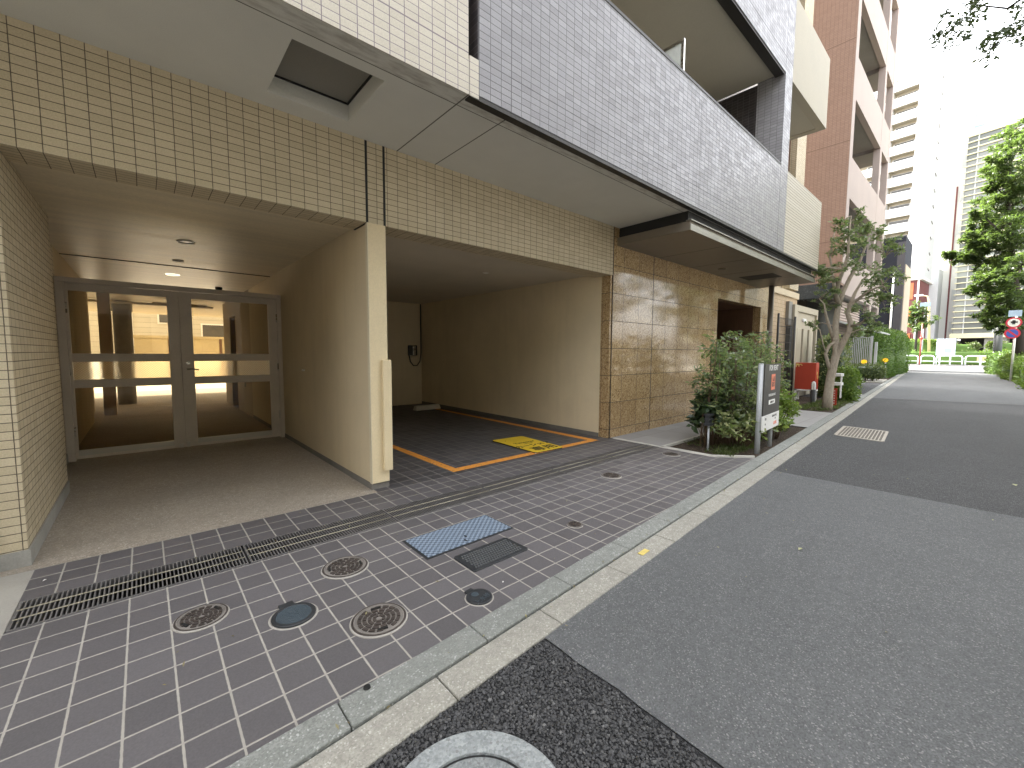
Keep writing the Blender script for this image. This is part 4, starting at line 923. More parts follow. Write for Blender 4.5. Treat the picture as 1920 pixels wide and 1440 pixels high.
# ------------------------------------------------------------------ navy building
N2 = thing('navy_building', 'three storey navy clad building with a white downpipe at its corner', 'building', (46,6,0))
ny = at_x(1690,600,45).y; nt = at_x(1676,446,45).z
MB().box(45,49,ny+.05,16,0,nt).build('navy_cladding', m_navy, N2)
MB().box(45.4,49,ny-.0,ny+.05,0,nt-2.1).build('beige_side', mat('beige_render', (.42,.35,.27), .8, .08, .5, 20, 0), N2)
MB().tube([(44.9,ny+.62,0),(44.9,ny+.62,nt-2.6)],.07,8).build('white_downpipe', m_white, N2)
MB().box(44.98,45.0,ny+.05,ny+.5,0,nt-.4).build('corner_trim', mat('dark_trim', (.06,.06,.07), .5, .1, 2, 20, 0), N2)

# ------------------------------------------------------------------ white tower with maroon base
TX = 88; ty = at_x(1727,480,TX).y; tt = at_x(1749,116,TX).z; tz0 = at_x(1727,518,TX).z; nfl = 13; fh = (tt-tz0)/nfl; tl = 13.
T = thing('white_tower', 'tall white apartment tower with long balconies above a maroon and orange base', 'apartment tower', (TX,ty,0))
ta = R(-4.5); tc = (TX,ty)
def tw(name, boxes, m, par=None):
    mb = MB()
    for b in boxes: mb.box(*b)
    mb.rot(0, tc, ta); return mb.build(name, m, par or T)
tw('tower_body', [(TX+1.2,TX+9,ty,ty+tl,tz0,tt)], m_yellowcl)
tw('end_wall', [(TX-.1,TX+9,ty-.25,ty,tz0,tt)], m_apt)
tw('grey_end_panel', [(TX+.7,TX+6.5,ty-.33,ty-.25,tz0,tt-6*fh)], m_aptgrey)
tw('corner_downpipe', [(TX-.25,TX-.05,ty-.2,ty,tz0,tt-4*fh)], m_apt)
for k in range(nfl):
    z0 = tz0+k*fh
    tw('balcony_front', [(TX-.1,TX+.1,ty+.0,ty+tl,z0,z0+fh*.55)], m_apt)
    tw('balcony_slab', [(TX+.1,TX+1.2,ty,ty+tl,z0,z0+.2)], m_yellowcl)
    tw('balcony_divider', [(TX+.05,TX+1.2,ty+4.5,ty+4.7,z0+.2,z0+fh)], m_apt)
    tw('balcony_divider', [(TX+.05,TX+1.2,ty,ty+1.6,z0+.2,z0+fh)], m_apt)
    w = tw('balcony_window', [(TX+1.12,TX+1.2,ty+1.8,ty+4.3,z0+.3,z0+fh*.86)], m_apt)
    tw('pane', [(TX+1.1,TX+1.12,ty+1.95,ty+4.15,z0+.4,z0+fh*.84)], m_darkwin, w)
    w = tw('balcony_window', [(TX+1.12,TX+1.2,ty+4.9,ty+7.4,z0+.3,z0+fh*.86)], m_apt)
    tw('pane', [(TX+1.1,TX+1.12,ty+5.05,ty+7.25,z0+.4,z0+fh*.84)], m_darkwin, w)
    tw('wall_vent', [(TX+3.2,TX+3.5,ty-.40,ty-.33,z0+fh*.55,z0+fh*.66),(TX+3.7,TX+4.,ty-.40,ty-.33,z0+fh*.5,z0+fh*.6)], m_darkwin)
tw('maroon_base', [(TX+.3,TX+7.6,ty+.0,ty+9,0,tz0-.0)], m_maroon)
tw('base_cornice', [(TX-.2,TX+7.9,ty-.4,ty+tl,tz0-.45,tz0)], m_apt)
for k in range(3):
    z0 = 1.6+k*(tz0-1.4)/3.05
    op = tw('orange_panel', [(TX+.15,TX+.3,ty+.6,ty+4.4,z0+.5,z0+fh*1.25)], m_orange)
    tw('dark_slot', [(TX+.10,TX+.15,ty+1.9,ty+2.3,z0+.6,z0+fh*1.1)], m_maroon, op)
tw('base_downpipe', [(TX+.0,TX+.2,ty-.05,ty+.15,.5,tz0-.4)], m_apt)
tw('grey_rear_wall', [(TX+7.6,TX+13,ty-1.0,ty+3,0,tz0+2)], m_aptgrey)

# ------------------------------------------------------------------ panelled white block and glass offices
GX = 95; gy = at_x(1786,620,GX).y; gtop = at_x(1811,258,GX).z
Wb = thing('white_panel_building', 'white panelled service tower rising behind the glass offices', 'building', (GX+6,gy+2,0))
wy0 = at_x(1757,560,GX+4).y
MB().box(GX+4,GX+14,gy-.2,wy0,0,gtop+14).build('panel_wall', m_apt, Wb)
MB().box(GX+3.9,GX+4,wy0-1.4,wy0-1.2,0,gtop-6).build('panel_seam', m_maroon, Wb)
mb_n = int((gtop)/3.6)
for k in range(8):
    z0 = 5+k*5.2; MB().box(GX+3.88,GX+4,gy+.2,wy0-1.6,z0,z0+1.7).build('grey_panel', m_aptgrey, Wb)
MB().box(GX+10,GX+30,gy-14,gy-.2,gtop+1,gtop+12).build('upper_block', m_apt, Wb)
wz = at_x(1812,214,GX+9.9)
MB().box(GX+9.85,GX+10,wz.y-2.2,wz.y+1.4,wz.z-2.5,wz.z+3).build('corner_window', m_skyglass, Wb)
G = thing('glass_office', 'low pale green glass office building banded with yellow fins', 'office building', (GX,gy,0))
ga = R(-12); gc = (GX,gy)
def gw(name, boxes, m, par=None):
    mb = MB()
    for b in boxes: mb.box(*b)
    mb.rot(0, gc, ga); return mb.build(name, m, par or G)
gw('glass_facade', [(GX,GX+18,gy-40,gy,4.2,gtop)], m_offglass)
nf = 34; fz = (gtop-4.6)/nf
for k in range(nf+1): gw('sun_fin', [(GX-.28,GX,gy-40,gy+.15,4.5+k*fz-.07,4.5+k*fz+.07)], m_fin)
for k in range(10): gw('mullion', [(GX-.12,GX-.0,gy-1.2-k*3.1,gy-1.08-k*3.1,4.6,gtop)], m_aptgrey)
gw('fascia', [(GX-.4,GX+10,gy-40,gy+.2,3.9,4.6)], m_fin)
gw('dark_ground_floor', [(GX+4,GX+18,gy-40,gy,0,3.9)], m_black)  # black mass painted as the shade behind the columns
for k in range(6): gw('column', [(GX+.3,GX+2.0,gy-5.6-k*6.5,gy-3.4-k*6.5,0,3.9)], m_conc)
gw('low_wing', [(GX-1,GX+6,gy+.3,gy+7,0,3.6)], m_apt)
gw('wing_opening', [(GX-1.06,GX-1.0,gy+.9,gy+5.6,1.0,2.9)], m_darkwin)

# ------------------------------------------------------------------ across the cross street
m_rail = mat('white_rail_paint', (.72,.78,.78), .4, .05, 3, 40, 0)
def rail(y0, y1, lab):
    t = thing('guard_rail', lab, 'guard rail', (74,(y0+y1)/2,0.05), 'white pipe guard rails along the far pavement')
    r = .30; h = 1.18
    MB().tube([(74,y0,.05),(74,y0,h-r)]+[(74,y0+r-r*math.cos(a),h-r+r*math.sin(a)) for a in (.4,.8,1.2,1.57)]+[(74,y1-r+r*math.sin(a),h-r+r*math.cos(a)) for a in (0,.4,.8,1.2,1.57)]+[(74,y1,.05)],.07,8).build('hoop', m_rail, t)
    MB().tube([(74,y0,.50),(74,y1,.50)],.05,8).build('lower_rail', m_rail, t); return t
for y0,y1,lab in ((5.6,10.5,'longest visible white guard rail, at the left by the red pole'),(4.15,5.35,'short white guard rail just left of the pale notice board'),(1.75,3.95,'white guard rail behind the pale notice board'),(-3.6,1.5,'long white guard rail on the right, before the orange barrier')): rail(y0,y1,lab)
nb = thing('notice_board', 'pale blue notice board on two white legs in front of the guard rails', 'notice board', (73.4,3.2,.05))
MB().box(73.38,73.46,2.38,4.02,1.25,3.25).build('board_face', mat('pale_blue_board', (.55,.63,.70), .5, .08, 2, 20, 0), nb, .02)
for y in (2.75,3.65): MB().tube([(73.5,y,.05),(73.5,y,1.3)],.07,8).build('leg', m_rail, nb)
mb = MB()
for k in range(4): mb.box(73.36,73.38,2.75,3.75-(k%2)*.3,2.5+k*.17,2.56+k*.17)
mb.box(73.36,73.38,2.7,3.3,1.55,2.1); mb.build('board_marks', mat('grey_print', (.32,.38,.48), .5, .05, 2, 20, 0), nb)
pe = at_x(1730,683,78).y
rp_ = thing('red_pole', 'thin red brown pole rising beside the guard rails', 'pole', (73.6,5.45,.05))
MB().tube([(73.6,5.42,.05),(73.6,5.42,5.2)],.07,8).build('shaft', mat('red_brown_paint', (.30,.06,.04), .5, .1, 3, 20, 0), rp_); MB().tube([(73.6,5.42,3.2),(73.6,5.42,3.5)],.14,8).build('band', m_red, rp_)
ob = thing('orange_barrier', 'faded orange work barrier behind the right guard rail', 'barrier', (75.2,-1.2,.05))
MB().box(75.15,75.25,-2.4,.6,.45,1.1).build('barrier_panel', mat('faded_orange_panel', (.72,.52,.22), .6, .1, 2, 20, 0), ob)
for y in (-2.1,.3): MB().box(75.1,75.3,y-.08,y+.08,.05,1.2).build('leg', m_rail, ob)
def hedgerow(x, y0, y1, h, w, m, lab, seed, n, size):
    t = thing('hedge_row', lab, 'hedge', (x,(y0+y1)/2,.05), 'hedge rows beyond the guard rails'); c = (x,(y0+y1)/2,h*.5); r = (w/2,(y1-y0)/2,h*.5)
    blob(c, tuple(k*.95 for k in r), .25, .05, .5, seed=seed, nu=60).build('inner_core', m_hedge, t); surface_leaves('foliage', c, r, .25, .05, .5, seed, n, size, m, t, out=.08); return t  # core is a solid filler added under the leaf surface
hedgerow(77.5,-6,13,1.75,1.6,m_lime,'sunlit yellow green hedge low behind the guard rails',61,9000,.22)
hedgerow(83.0,4.2,16,3.3,1.8,m_lime,'taller sunlit hedge to the left, before the orange base of the tower',62,6500,.24)
hedgerow(83.5,-4.5,-.2,2.9,1.6,m_olive,'taller loose hedge at the right, before the office columns',63,3000,.26)
hedgerow(84.0,.6,3.6,2.8,1.4,m_olive,'short dark hedge in front of the low white wing',64,2500,.24)
lp_ = at_x(1745,640,80)
sl = thing('street_lamp', 'pale yellow curved street lamp in front of the maroon base', 'street lamp', (80,lp_.y,.05))
ltp = at_x(1743,568,80); l2 = at_x(1737,555,80)
MB().tube([(80,lp_.y,.05),(80,ltp.y+.05,ltp.z),(80,ltp.y+.25,ltp.z+.9),(80,l2.y,l2.z),(80,l2.y+.5,l2.z+.12)],[.16,.11,.09,.08,.07],8).build('pole', mat('pale_yellow_pole', (.68,.58,.30), .5, .05, 2, 20, 0), sl)
MB().box(79.8,80.2,l2.y+.3,l2.y+1.2,l2.z+.02,l2.z+.25).build('lamp_head', m_apt, sl, .05)
bs = at_x(1735,571,79)
sgn = thing('road_sign', 'small pale blue road sign above the young tree', 'road sign', (79.2,bs.y,.05))
MB().box(79.0,79.08,bs.y-.5,bs.y+.5,bs.z-.28,bs.z+.28).build('sign_face', mat('pale_sign_face', (.30,.42,.50), .5, .05, 2, 20, 0), sgn); MB().tube([(79.15,bs.y,.05),(79.15,bs.y,bs.z+.3)],.07,8).build('post', m_alu, sgn)

# ------------------------------------------------------------------ trees
m_bark = mat('grey_brown_bark', (.34,.29,.225), .9, .35, 9, 60, .8, .01, stretch=(6,6,1.2))
m_barkd = mat('dark_bark', (.035,.028,.022), .9, .3, 6, 60, .6, .01, stretch=(6,6,1.2))
m_tree = leafmat('street_tree_leaf', [(.08,.12,.062),(.13,.185,.09),(.20,.25,.12),(.34,.37,.19)], .28, .45, .7)
m_park = leafmat('park_tree_leaf', [(.028,.052,.021),(.046,.080,.029),(.074,.114,.042),(.115,.150,.06)], .42, .38)
st = thing('street_tree', 'small forked street tree with sparse pruned crown on the grass verge', 'tree', (11.78,2.34,0))
def br(pts, rads, x0=11.78, jit=()):
    P = []
    for i,(px,py) in enumerate(pts): P.append(at_x(px,py,x0+(jit[i] if i < len(jit) else 0)))
    return P, rads
tr = MB()
for pts, rads, jit in (
 ([(1551,769),(1553,740),(1557,710),(1563,685),(1569,660),(1567,638),(1567,610),(1570,585),(1573,570)],[.112,.096,.087,.082,.076,.066,.060,.056,.052],(0,0,0,0,0,.03,.05,.1,.1)),
 ([(1573,572),(1568,555),(1572,530),(1582,505),(1590,478),(1592,440),(1596,405)],[.05,.045,.04,.034,.028,.018,.008],(.1,.0,-.1,-.2,-.3,-.3,-.35)),
 ([(1573,572),(1581,548),(1594,520),(1610,495),(1622,465),(1634,430)],[.05,.045,.04,.032,.022,.008],(.1,.2,.35,.5,.6,.7)),
 ([(1575,575),(1566,545),(1561,515),(1556,480),(1562,445),(1570,420)],[.045,.036,.028,.02,.014,.006],(.1,.3,.4,.4,.5,.5)),
 ([(1563,690),(1570,664),(1582,640),(1592,622),(1595,605),(1589,588),(1594,572),(1610,560),(1630,545),(1655,535)],[.05,.064,.060,.055,.050,.045,.040,.032,.022,.010],(0,0,-.05,-.1,-.1,-.1,-.15,-.2,-.3,-.4)),
 ([(1592,575),(1604,548),(1618,525),(1640,505),(1660,480)],[.038,.03,.024,.016,.006],(-.15,0,.1,.2,.3)),
 ([(1594,612),(1612,608),(1628,594),(1646,590)],[.03,.022,.014,.006],(-.1,-.3,-.4,-.5)),
 ([(1563,640),(1556,615),(1549,592),(1545,570),(1536,560)],[.036,.032,.028,.018,.008],(.05,-.1,-.2,-.3,-.4)),
 ([(1559,700),(1552,680),(1548,663),(1555,648),(1568,640)],[.04,.036,.034,.034,.04],(0,-.1,-.15,-.1,0)),
 ([(1549,662),(1543,645),(1537,618),(1522,606)],[.02,.014,.010,.004],(-.15,-.25,-.35,-.45))):
    P, rads = br(pts, rads, jit=jit); tr.tube(P, rads, 9)
cl = []; r3 = random.Random(9); BV = [Vector(v) for v in tr.v]
for px,py,r_,k in [(1548,505,12,1),(1538,512,8,.6),(1576,422,13,1),(1599,412,16,1.4),(1590,440,17,1.5),(1628,430,15,1.2),(1650,442,12,.9),(1612,446,14,1),(1566,470,12,.8),(1603,470,15,1),(1637,470,13,.8),(1557,520,14,1),(1543,530,9,.6),(1577,500,11,.6),(1650,512,14,1.1),(1672,520,12,.9),(1664,540,13,1.1),(1642,530,13,.9),(1625,548,12,.9),(1655,565,13,1.1),(1672,556,9,.7),(1640,602,12,.8),(1622,590,11,.8),(1540,560,10,.7),(1550,572,9,.6),(1524,608,8,.6),(1610,620,14,1),(1590,626,9,.6),(1630,622,11,.9),(1585,640,8,.4),(1680,470,8,.5),(1672,452,8,.5),(1604,500,12,.6),(1582,460,13,.9),(1618,500,10,.5),(1537,505,7,.4),(1530,508,6,.3),(1560,545,10,.6),(1600,585,10,.6)]:
    c = at_x(px,py,11.78+r3.uniform(-.5,.5)); r = r_*9.55/781
    nb_ = min(BV, key=lambda v: (v-c).length)
    tr.tube([nb_,nb_.lerp(c,.5)+Vector((r3.uniform(-.04,.04),r3.uniform(-.04,.04),.05)),c],[.014,.009,.004],5)
    for _ in range(7):
        cc = c+Vector((r3.gauss(0,1),r3.gauss(0,1),r3.gauss(0,.9)))*r*.62
        tr.tube([c,cc],[.005,.002],4); cl.append((cc,(r*.42,r*.42,r*.34),int(21*k)+5))
tr.build('trunk', m_bark, st)
leaves('crown', cl, .074, m_tree, st, 71, .42, .35)
# big park tree on the right
def big_tree(name, label, x, base_px, trunk, clumps, size, n, seed, m, bark, jit, grp=None, parent_loc=None):
    t = thing(name, label, 'tree', base_px, grp); mb = MB()
    for P, rads in trunk: mb.tube(P, rads, 9)
    r4 = random.Random(seed); cl = []; BV = [Vector(v) for v in mb.v]
    for px,py,r_ in clumps:
        X = x+r4.uniform(-jit,jit); c = at_x(px,py,X); r = r_*X*.63/781
        nb_ = min(BV, key=lambda v: (v-c).length); mb.tube([nb_,nb_.lerp(c,.5)+Vector((0,0,.12)),c],[.04,.025,.01],5)
        for _ in range(11):
            cc = c+Vector((r4.gauss(0,1),r4.gauss(0,1),r4.gauss(0,.8)))*r*.78
            mb.tube([c,cc],[.012,.004],4); cl.append((cc,(r*.55,r*.55,r*.36),n))
    mb.build('trunk', bark, t)
    leaves('crown', cl, size, m, t, seed, .42, .6); return t
X0 = 34.; b = at_x(1912,690,X0); tb = (X0,b.y,0)
def A(px,py,dx=0): return at_x(px,py,X0+dx)
trunk = [([Vector((X0,b.y,-.02)),A(1911,640),A(1908,600),A(1904,560),A(1900,520)],[.30,.24,.22,.20,.17]),
 ([A(1902,540),A(1885,510,.3),A(1862,492,.6),A(1835,485,.9),A(1800,482,1)],[.10,.08,.06,.04,.015]),
 ([A(1900,520),A(1896,470),A(1893,420),A(1890,370),A(1893,310),A(1900,250)],[.15,.13,.11,.09,.06,.03]),
 ([A(1895,460),A(1870,430,-.5),A(1845,405,-.8)],[.08,.05,.02]),([A(1893,420),A(1920,390,.8),A(1950,360,1.2)],[.09,.07,.03]),
 ([A(1906,580),A(1880,570,.2),A(1850,560,.4)],[.07,.05,.02]),([A(1900,520),A(1930,480,-.8),A(1970,440,-1.5)],[.09,.06,.02])]
cl = [(1905,240,16),(1888,272,16),(1912,280,18),(1870,300,12),(1895,312,18),(1920,325,20),(1880,330,12),(1858,318,7),
 (1845,378,12),(1868,392,16),(1898,385,18),(1835,400,10),(1855,415,16),(1880,425,18),(1910,420,20),(1832,428,10),(1822,445,9),(1850,450,15),(1878,460,18),(1908,462,20),(1840,470,10),(1865,485,14),
 (1782,478,6),(1795,482,9),(1815,480,11),(1838,488,12),(1858,500,10),(1890,500,16),(1915,505,18),
 (1825,545,8),(1840,528,12),(1862,525,15),(1885,540,16),(1910,545,18),(1848,560,9),(1870,565,14),(1895,575,15),(1850,590,8),(1868,596,12),(1890,605,11),(1880,620,7),(1858,612,6),(1862,580,8),
 (1893,345,14),(1915,355,16),(1862,352,9),(1905,265,14),(1872,372,14),(1902,405,16),(1870,442,16),(1893,482,16),(1872,508,14),(1905,525,16),(1862,545,13),(1900,560,14),(1852,432,12),(1825,460,9),(1846,508,9),(1912,590,13),
 (1945,300,30),(1950,380,34),(1960,460,34),(1945,540,28),(1985,420,34),(1930,590,14)]
big_tree('park_tree','large layered green tree at the right edge with a dark trunk above the hedge',X0,tb,trunk,cl,.17,62,81,m_park,m_barkd,1.6)
yt = at_x(1718,640,78)
big_tree('young_tree','young leafy tree in front of the orange tower base',78.,(78,yt.y,.05),[([Vector((78,yt.y,.05)),at_x(1719,620,78),at_x(1720,595,78)],[.16,.12,.05])],[(1708,588,9),(1716,576,8),(1727,582,8),(1736,596,8),(1712,606,9),(1722,612,8),(1733,610,6),(1706,600,6),(1719,592,9)],.34,22,83,m_park,m_barkd,1.)
# a branch overhead and the trees that stand off to the right (they mirror in the granite)
oh = thing('overhanging_tree', 'tree whose dark leaf sprays hang into the top right corner of the sky', 'tree', (9.2,-3.9,0)); mb = MB()
D1 = at_d(1800,35,7.2); D2 = at_d(1885,60,6.6)
top = Vector((9.2,-3.9,5.6)); mb.tube([(9.2,-3.9,-.1),(9.15,-3.85,3),top,(9.3,-4.0,8.5)],[.2,.17,.13,.05],9)
mb.tube([top,(8.6,-2.6,6.9),D2+Vector((0,0,.35)),D1+Vector((.1,.0,.3)),D1+Vector((-.1,.5,.0))],[.08,.05,.016,.008,.004],7)
mb.tube([(8.6,-2.6,6.9),D2+Vector((.3,-.5,.3)),D2+Vector((0,.2,-.2))],[.04,.02,.006],7); mb.build('trunk', m_barkd, oh)
cl = []; r5 = random.Random(4)
for (px,py,k) in [(1838,8,5),(1822,22,6),(1800,38,6),(1780,52,5),(1765,66,4),(1752,72,2),(1790,76,3),(1808,66,4),(1835,40,4),(1778,30,3),(1775,84,2),(1905,18,5),(1890,50,6),(1872,60,6),(1855,72,5),(1842,84,3),(1850,104,3),(1862,92,4),(1912,45,5),(1918,70,4),(1830,4,3),(1900,75,3),(1915,8,4)]:
    for _ in range(k): cl.append((at_d(px+r5.uniform(-11,11),py+r5.uniform(-9,9),7+r5.uniform(-.6,.6)),(.11,.11,.06),9))
for _ in range(260):
    a, q = r5.uniform(0,6.28), r5.random()**.5*2.6; cl.append(((9.8+math.cos(a)*q,-5.0+math.sin(a)*q*.8,7.4+r5.uniform(-1.4,1.6)),(.3,.3,.2),22))
leaves('crown', cl, .085, leafmat('overhead_leaf', [(.02,.035,.014),(.03,.05,.02),(.05,.07,.03)], .4, .12), oh, 91, .38, .3)
def lane_tree(x, y, h, r, seed, label):
    t = thing('lane_tree', label, 'tree', (x,y,0), 'trees along the far side of the lane'); mb = MB(); r6 = random.Random(seed); cl = []
    mb.tube([(x,y,-.1),(x+.1,y,h*.3),(x,y+.1,h*.6),(x+.1,y,h*.9)],[.22,.17,.12,.03],9)
    for k in range(7):
        a = r6.uniform(0,6.28); mb.tube([(x,y,h*(.3+.05*k)),(x+math.cos(a)*r*.5,y+math.sin(a)*r*.5,h*(.45+.06*k)),(x+math.cos(a)*r*.9,y+math.sin(a)*r*.9,h*(.5+.06*k))],[.09,.05,.015],6)
    for _ in range(150):
        d = Vector((r6.gauss(0,1),r6.gauss(0,1),r6.gauss(0,1))).normalized()*r6.random()**.4
        cl.append(((x+d.x*r,y+d.y*r,h*.66+d.z*h*.36),(.5,.5,.22),42))
    mb.build('trunk', m_barkd, t); leaves('crown', cl, .19, m_park, t, seed, .45, .6); return t
lane_tree(17.5,-5.6,8.5,2.6,101,'round crowned tree off to the right of the lane, nearest the camera')
lane_tree(23.5,-4.6,9.5,2.7,102,'tall tree off to the right of the lane, mirrored in the granite')
lt_ = lane_tree(-16,-7.4,10.5,3.6,103,'one of the trees lining the far side of the lane, outside the view')
for x,y,a,k in ((-10,-6.6,1.,.95),(-4.2,-7.3,2.2,1.05),(1.6,-6.8,3.6,1.),(7.2,-7.6,.4,1.08),(12.2,-7.0,5.,.92)): copy_thing(lt_, (x,y,0), a, sc_=k)  # unseen row added to dim low sky light on the facade
ob_ = thing('unseen_facing_block', 'unseen pale block added across the lane to shape the light', 'building', (-14,-17,0))  # added out of view: blocks low sky, pale wall returns some light
MB().box(-60,14,-32,-17,0,15).build('wall', mat('pale_render', (.56,.52,.45), .8, .1, .5, 20, .1), ob_)
for i in range(18):
    for j in range(4): MB().box(-58+i*4,-55.6+i*4,-17.0,-16.94,1.2+j*3.6,3.2+j*3.6).build('window', m_darkwin, ob_)
rb_ = thing('unseen_shadow_block', 'unseen beige block added behind the russet building to shade the lane', 'building', (34,9.6,0))  # hidden from the camera, added only for its shadow on the lane
MB().box(24.5,43.5,9.6,21,0,15.5).build('wall', m_tan, rb_)
for i in range(6): MB().box(25.6+i*3,27.2+i*3,9.54,9.6,1.2,2.6).build('window', m_darkwin, rb_)
# right hand hedge and what stands in it
def rhedge(c, r, m, lab, seed, n): hedgeball('kerbside_hedge', lab, 'hedge', c, r, .5, m, n, .11, seed, 'hedges along the right side of the lane', amp=.12, freq=.9, core=m_hedge)
rhedge((27.5,-2.25,.5),(4.6,1.25,.72),m_lime,'nearest yellow green hedge at the right edge of the lane',111,9000)
rhedge((36.5,-1.75,.55),(4.3,1.1,.75),m_lime,'middle yellow green hedge on the right, under the big tree',112,9000)
rhedge((46.5,-1.15,.6),(4.6,1.0,.85),m_hedge,'farthest dark green hedge on the right, before the crossing',113,8000)
dp = at_x(1868,690,44)
t = thing('dark_pole', 'thick dark grey pole standing in the hedge left of the traffic signs', 'pole', (44,dp.y,0)); MB().tube([(44,dp.y,0),(44,at_x(1874,600,44).y,at_x(1874,608,44).z)],[.24,.20],12).build('shaft', mat('dark_grey_paint', (.06,.065,.065), .6, .1, 2, 20, 0), t)
SX = 31.5; s0 = at_x(1897,690,SX)
ts = thing('traffic_sign', 'round no parking sign below a red ringed disc on one white pole', 'traffic sign', (SX,s0.y,0))
MB().tube([(SX,s0.y,0),(SX,s0.y,at_x(1902,585,SX).z)],.045,10).build('pole', m_white, ts)
m_sred = mat('sign_red', (.55,.03,.06), .4, .04, 3, 40, 0); m_sblue = mat('sign_blue', (.05,.09,.42), .4, .04, 3, 40, 0)
def disc(px, py, r, m, name, d, par=None, ring=0):
    c = at_x(px,py,SX-.06-d); n_ = 32; mb = MB()
    o = [(c.x,c.y+r*math.cos(2*math.pi*k/n_),c.z+r*math.sin(2*math.pi*k/n_)) for k in range(n_)]
    o2 = [(x+.004,y,z_) for x,y,z_ in o]; mb.add(o+o2,[tuple(range(n_-1,-1,-1)),tuple(range(n_,2*n_))]+[(k,(k+1)%n_,n_+(k+1)%n_,n_+k) for k in range(n_)])
    return mb.build(name, m, par or ts), c
f1,c1 = disc(1898,625,.26,m_sred,'no_parking_face',0); disc(1898,625,.19,m_sblue,'blue_field',.006,f1)
mb = MB(); i = .03; mb.add([(c1.x-.012,c1.y+.17,c1.z+.12),(c1.x-.012,c1.y+.12,c1.z+.17),(c1.x-.012,c1.y-.17,c1.z-.12),(c1.x-.012,c1.y-.12,c1.z-.17)],[(0,1,2,3)]); mb.build('red_slash', m_sred, f1)
f2,c2 = disc(1901,605,.26,m_sred,'ringed_face',0); disc(1901,605,.195,m_white,'white_field',.006,f2)
mb = MB(); mb.box(c2.x-.014,c2.x-.008,c2.y-.12,c2.y+.10,c2.z-.02,c2.z+.07).box(c2.x-.014,c2.x-.008,c2.y-.05,c2.y+.05,c2.z-.08,c2.z+.12); mb.build('dark_symbol', m_darkwin, f2)
c3 = at_x(1903,588,SX-.06); MB().box(c3.x,c3.x+.006,c3.y-.22,c3.y+.20,c3.z-.14,c3.z+.16).build('blue_plate', mat('pale_sign_blue', (.40,.52,.68), .4, .05, 3, 40, 0), ts)
TLX = 58.; c4 = at_x(1889,588,TLX)
tl_ = thing('traffic_light', 'green lit traffic light glimpsed through the leaves of the big tree', 'traffic light', (TLX,c4.y-1.5,0))
MB().tube([(TLX,c4.y-1.5,0),(TLX,c4.y-1.5,c4.z+.6)],.12,10).tube([(TLX,c4.y-1.5,c4.z+.3),(TLX,c4.y+.2,c4.z+.3)],.05,8).build('pole', m_alu, tl_)
hs = MB().box(TLX-.1,TLX+.15,c4.y-1.0,c4.y+.28,c4.z-.28,c4.z+.28).build('signal_housing', m_alu, tl_, .04)
n_ = 20; MB().add([(TLX-.13,c4.y+.22*math.cos(2*math.pi*k/n_),c4.z+.22*math.sin(2*math.pi*k/n_)) for k in range(n_)],[tuple(range(n_))]).build('green_lens', emit('green_signal',(.03,.75,.5),.14), hs)

# ------------------------------------------------------------------ courtyard behind the hall
m_block = mat('ochre_block_wall', (.46,.38,.23), .85, .15, 2, 40, .2)
cw = thing('courtyard_wall', 'ochre block wall in the sunlit courtyard seen through the glass doors', 'wall', (1.2,22.5,0))
MB().box(-.25,6.5,22.5,22.7,0,1.80).build('wall_face', m_block, cw); MB().box(-.3,6.5,22.45,22.75,1.80,1.90).build('wall_coping', m_block, cw)
for x in (.85,2.6): MB().box(x-.05,x+.05,22.47,22.5,0,1.80).build('wall_pier', m_wood, cw)
hb = thing('courtyard_house', 'pale sided house beyond the courtyard wall seen through the glass doors', 'house', (1,27,0))
MB().box(-8,12,27,34,0,5.5).build('siding', tile('pale_siding', (.52,.49,.41), (.56,.53,.45), (.30,.28,.23), 30, .24, .012, -10, 0, rough=.7, bump=.6, stain=.05), hb)
for (x0,x1,z0,z1) in ((-.95,-.30,1.5,3.1),(.6,1.3,2.6,3.3),(2.3,3.6,1.6,2.7)):
    w = MB().box(x0,x1,26.94,27,z0,z1).build('window', m_white, hb); MB().box(x0+.07,x1-.07,26.92,26.94,z0+.07,z1-.07).build('pane', m_darkwin, w)
ac = thing('courtyard_crates', 'stack of dark crates against the end of the courtyard wall', 'crate stack', (-.62,22.2,0))
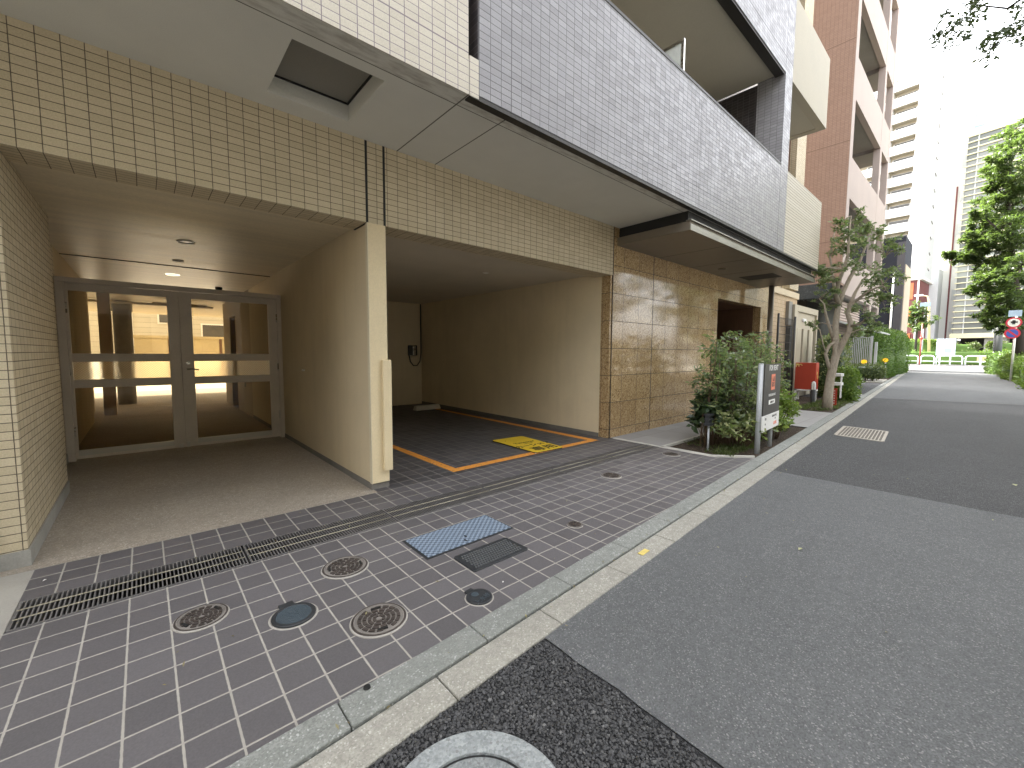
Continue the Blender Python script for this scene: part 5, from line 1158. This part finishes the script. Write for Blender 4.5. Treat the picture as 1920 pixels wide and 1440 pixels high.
for k in range(9): MB().box(-.80,-.42,22.0,22.4,.12+k*.19,.26+k*.19).build('crate', m_darkmetal, ac)

# ------------------------------------------------------------------ light and camera
w = bpy.data.worlds.new('World'); sc.world = w; w.use_nodes = True
nt = w.node_tree; nt.nodes.clear()
SUN = Vector((.12,.62,.78)).normalized(); el = math.asin(SUN.z); az = math.atan2(SUN.x, SUN.y)
sky = nt.nodes.new('ShaderNodeTexSky'); sky.sky_type = 'NISHITA'; sky.sun_disc = False
sky.sun_elevation = el; sky.sun_rotation = az % (2*math.pi); sky.air_density = 1.; sky.dust_density = 3.5; sky.ozone_density = 1.
bg = nt.nodes.new('ShaderNodeBackground'); bg.inputs[1].default_value = .15
hs_ = nt.nodes.new('ShaderNodeHueSaturation'); hs_.inputs['Saturation'].default_value = .14; nt.links.new(sky.outputs[0], hs_.inputs['Color'])      # bright hazy sky
wo = nt.nodes.new('ShaderNodeOutputWorld'); nt.links.new(hs_.outputs[0], bg.inputs[0]); nt.links.new(bg.outputs[0], wo.inputs[0])
ld = bpy.data.lights.new('sun','SUN'); ld.energy = 2.6; ld.angle = R(.6); ld.color = (1,.95,.86)
lo = bpy.data.objects.new('sun', ld); COL.objects.link(lo); lo.rotation_euler = (-SUN).to_track_quat('-Z','Y').to_euler()
cd = bpy.data.cameras.new('camera'); cam = bpy.data.objects.new('camera', cd); COL.objects.link(cam)
cd.sensor_fit = 'HORIZONTAL'; cd.sensor_width = 36; cd.lens = FPX/1920*36; cd.clip_start = .05; cd.clip_end = 2000
from mathutils import Matrix
mw = Matrix(((RT.x,UP.x,-FW.x,0),(RT.y,UP.y,-FW.y,0),(RT.z,UP.z,-FW.z,EYE),(0,0,0,1))); cam.matrix_world = mw
sc.camera = cam
vs = sc.view_settings; vs.view_transform = 'Standard'; vs.look = 'None'; vs.exposure = 3.15; vs.gamma = 1; vs.use_curve_mapping = False
sc.cycles.use_denoising = True; sc.cycles.max_bounces = 9; sc.cycles.diffuse_bounces = 5; sc.cycles.transparent_max_bounces = 12
sc.cycles.sample_clamp_indirect = 6
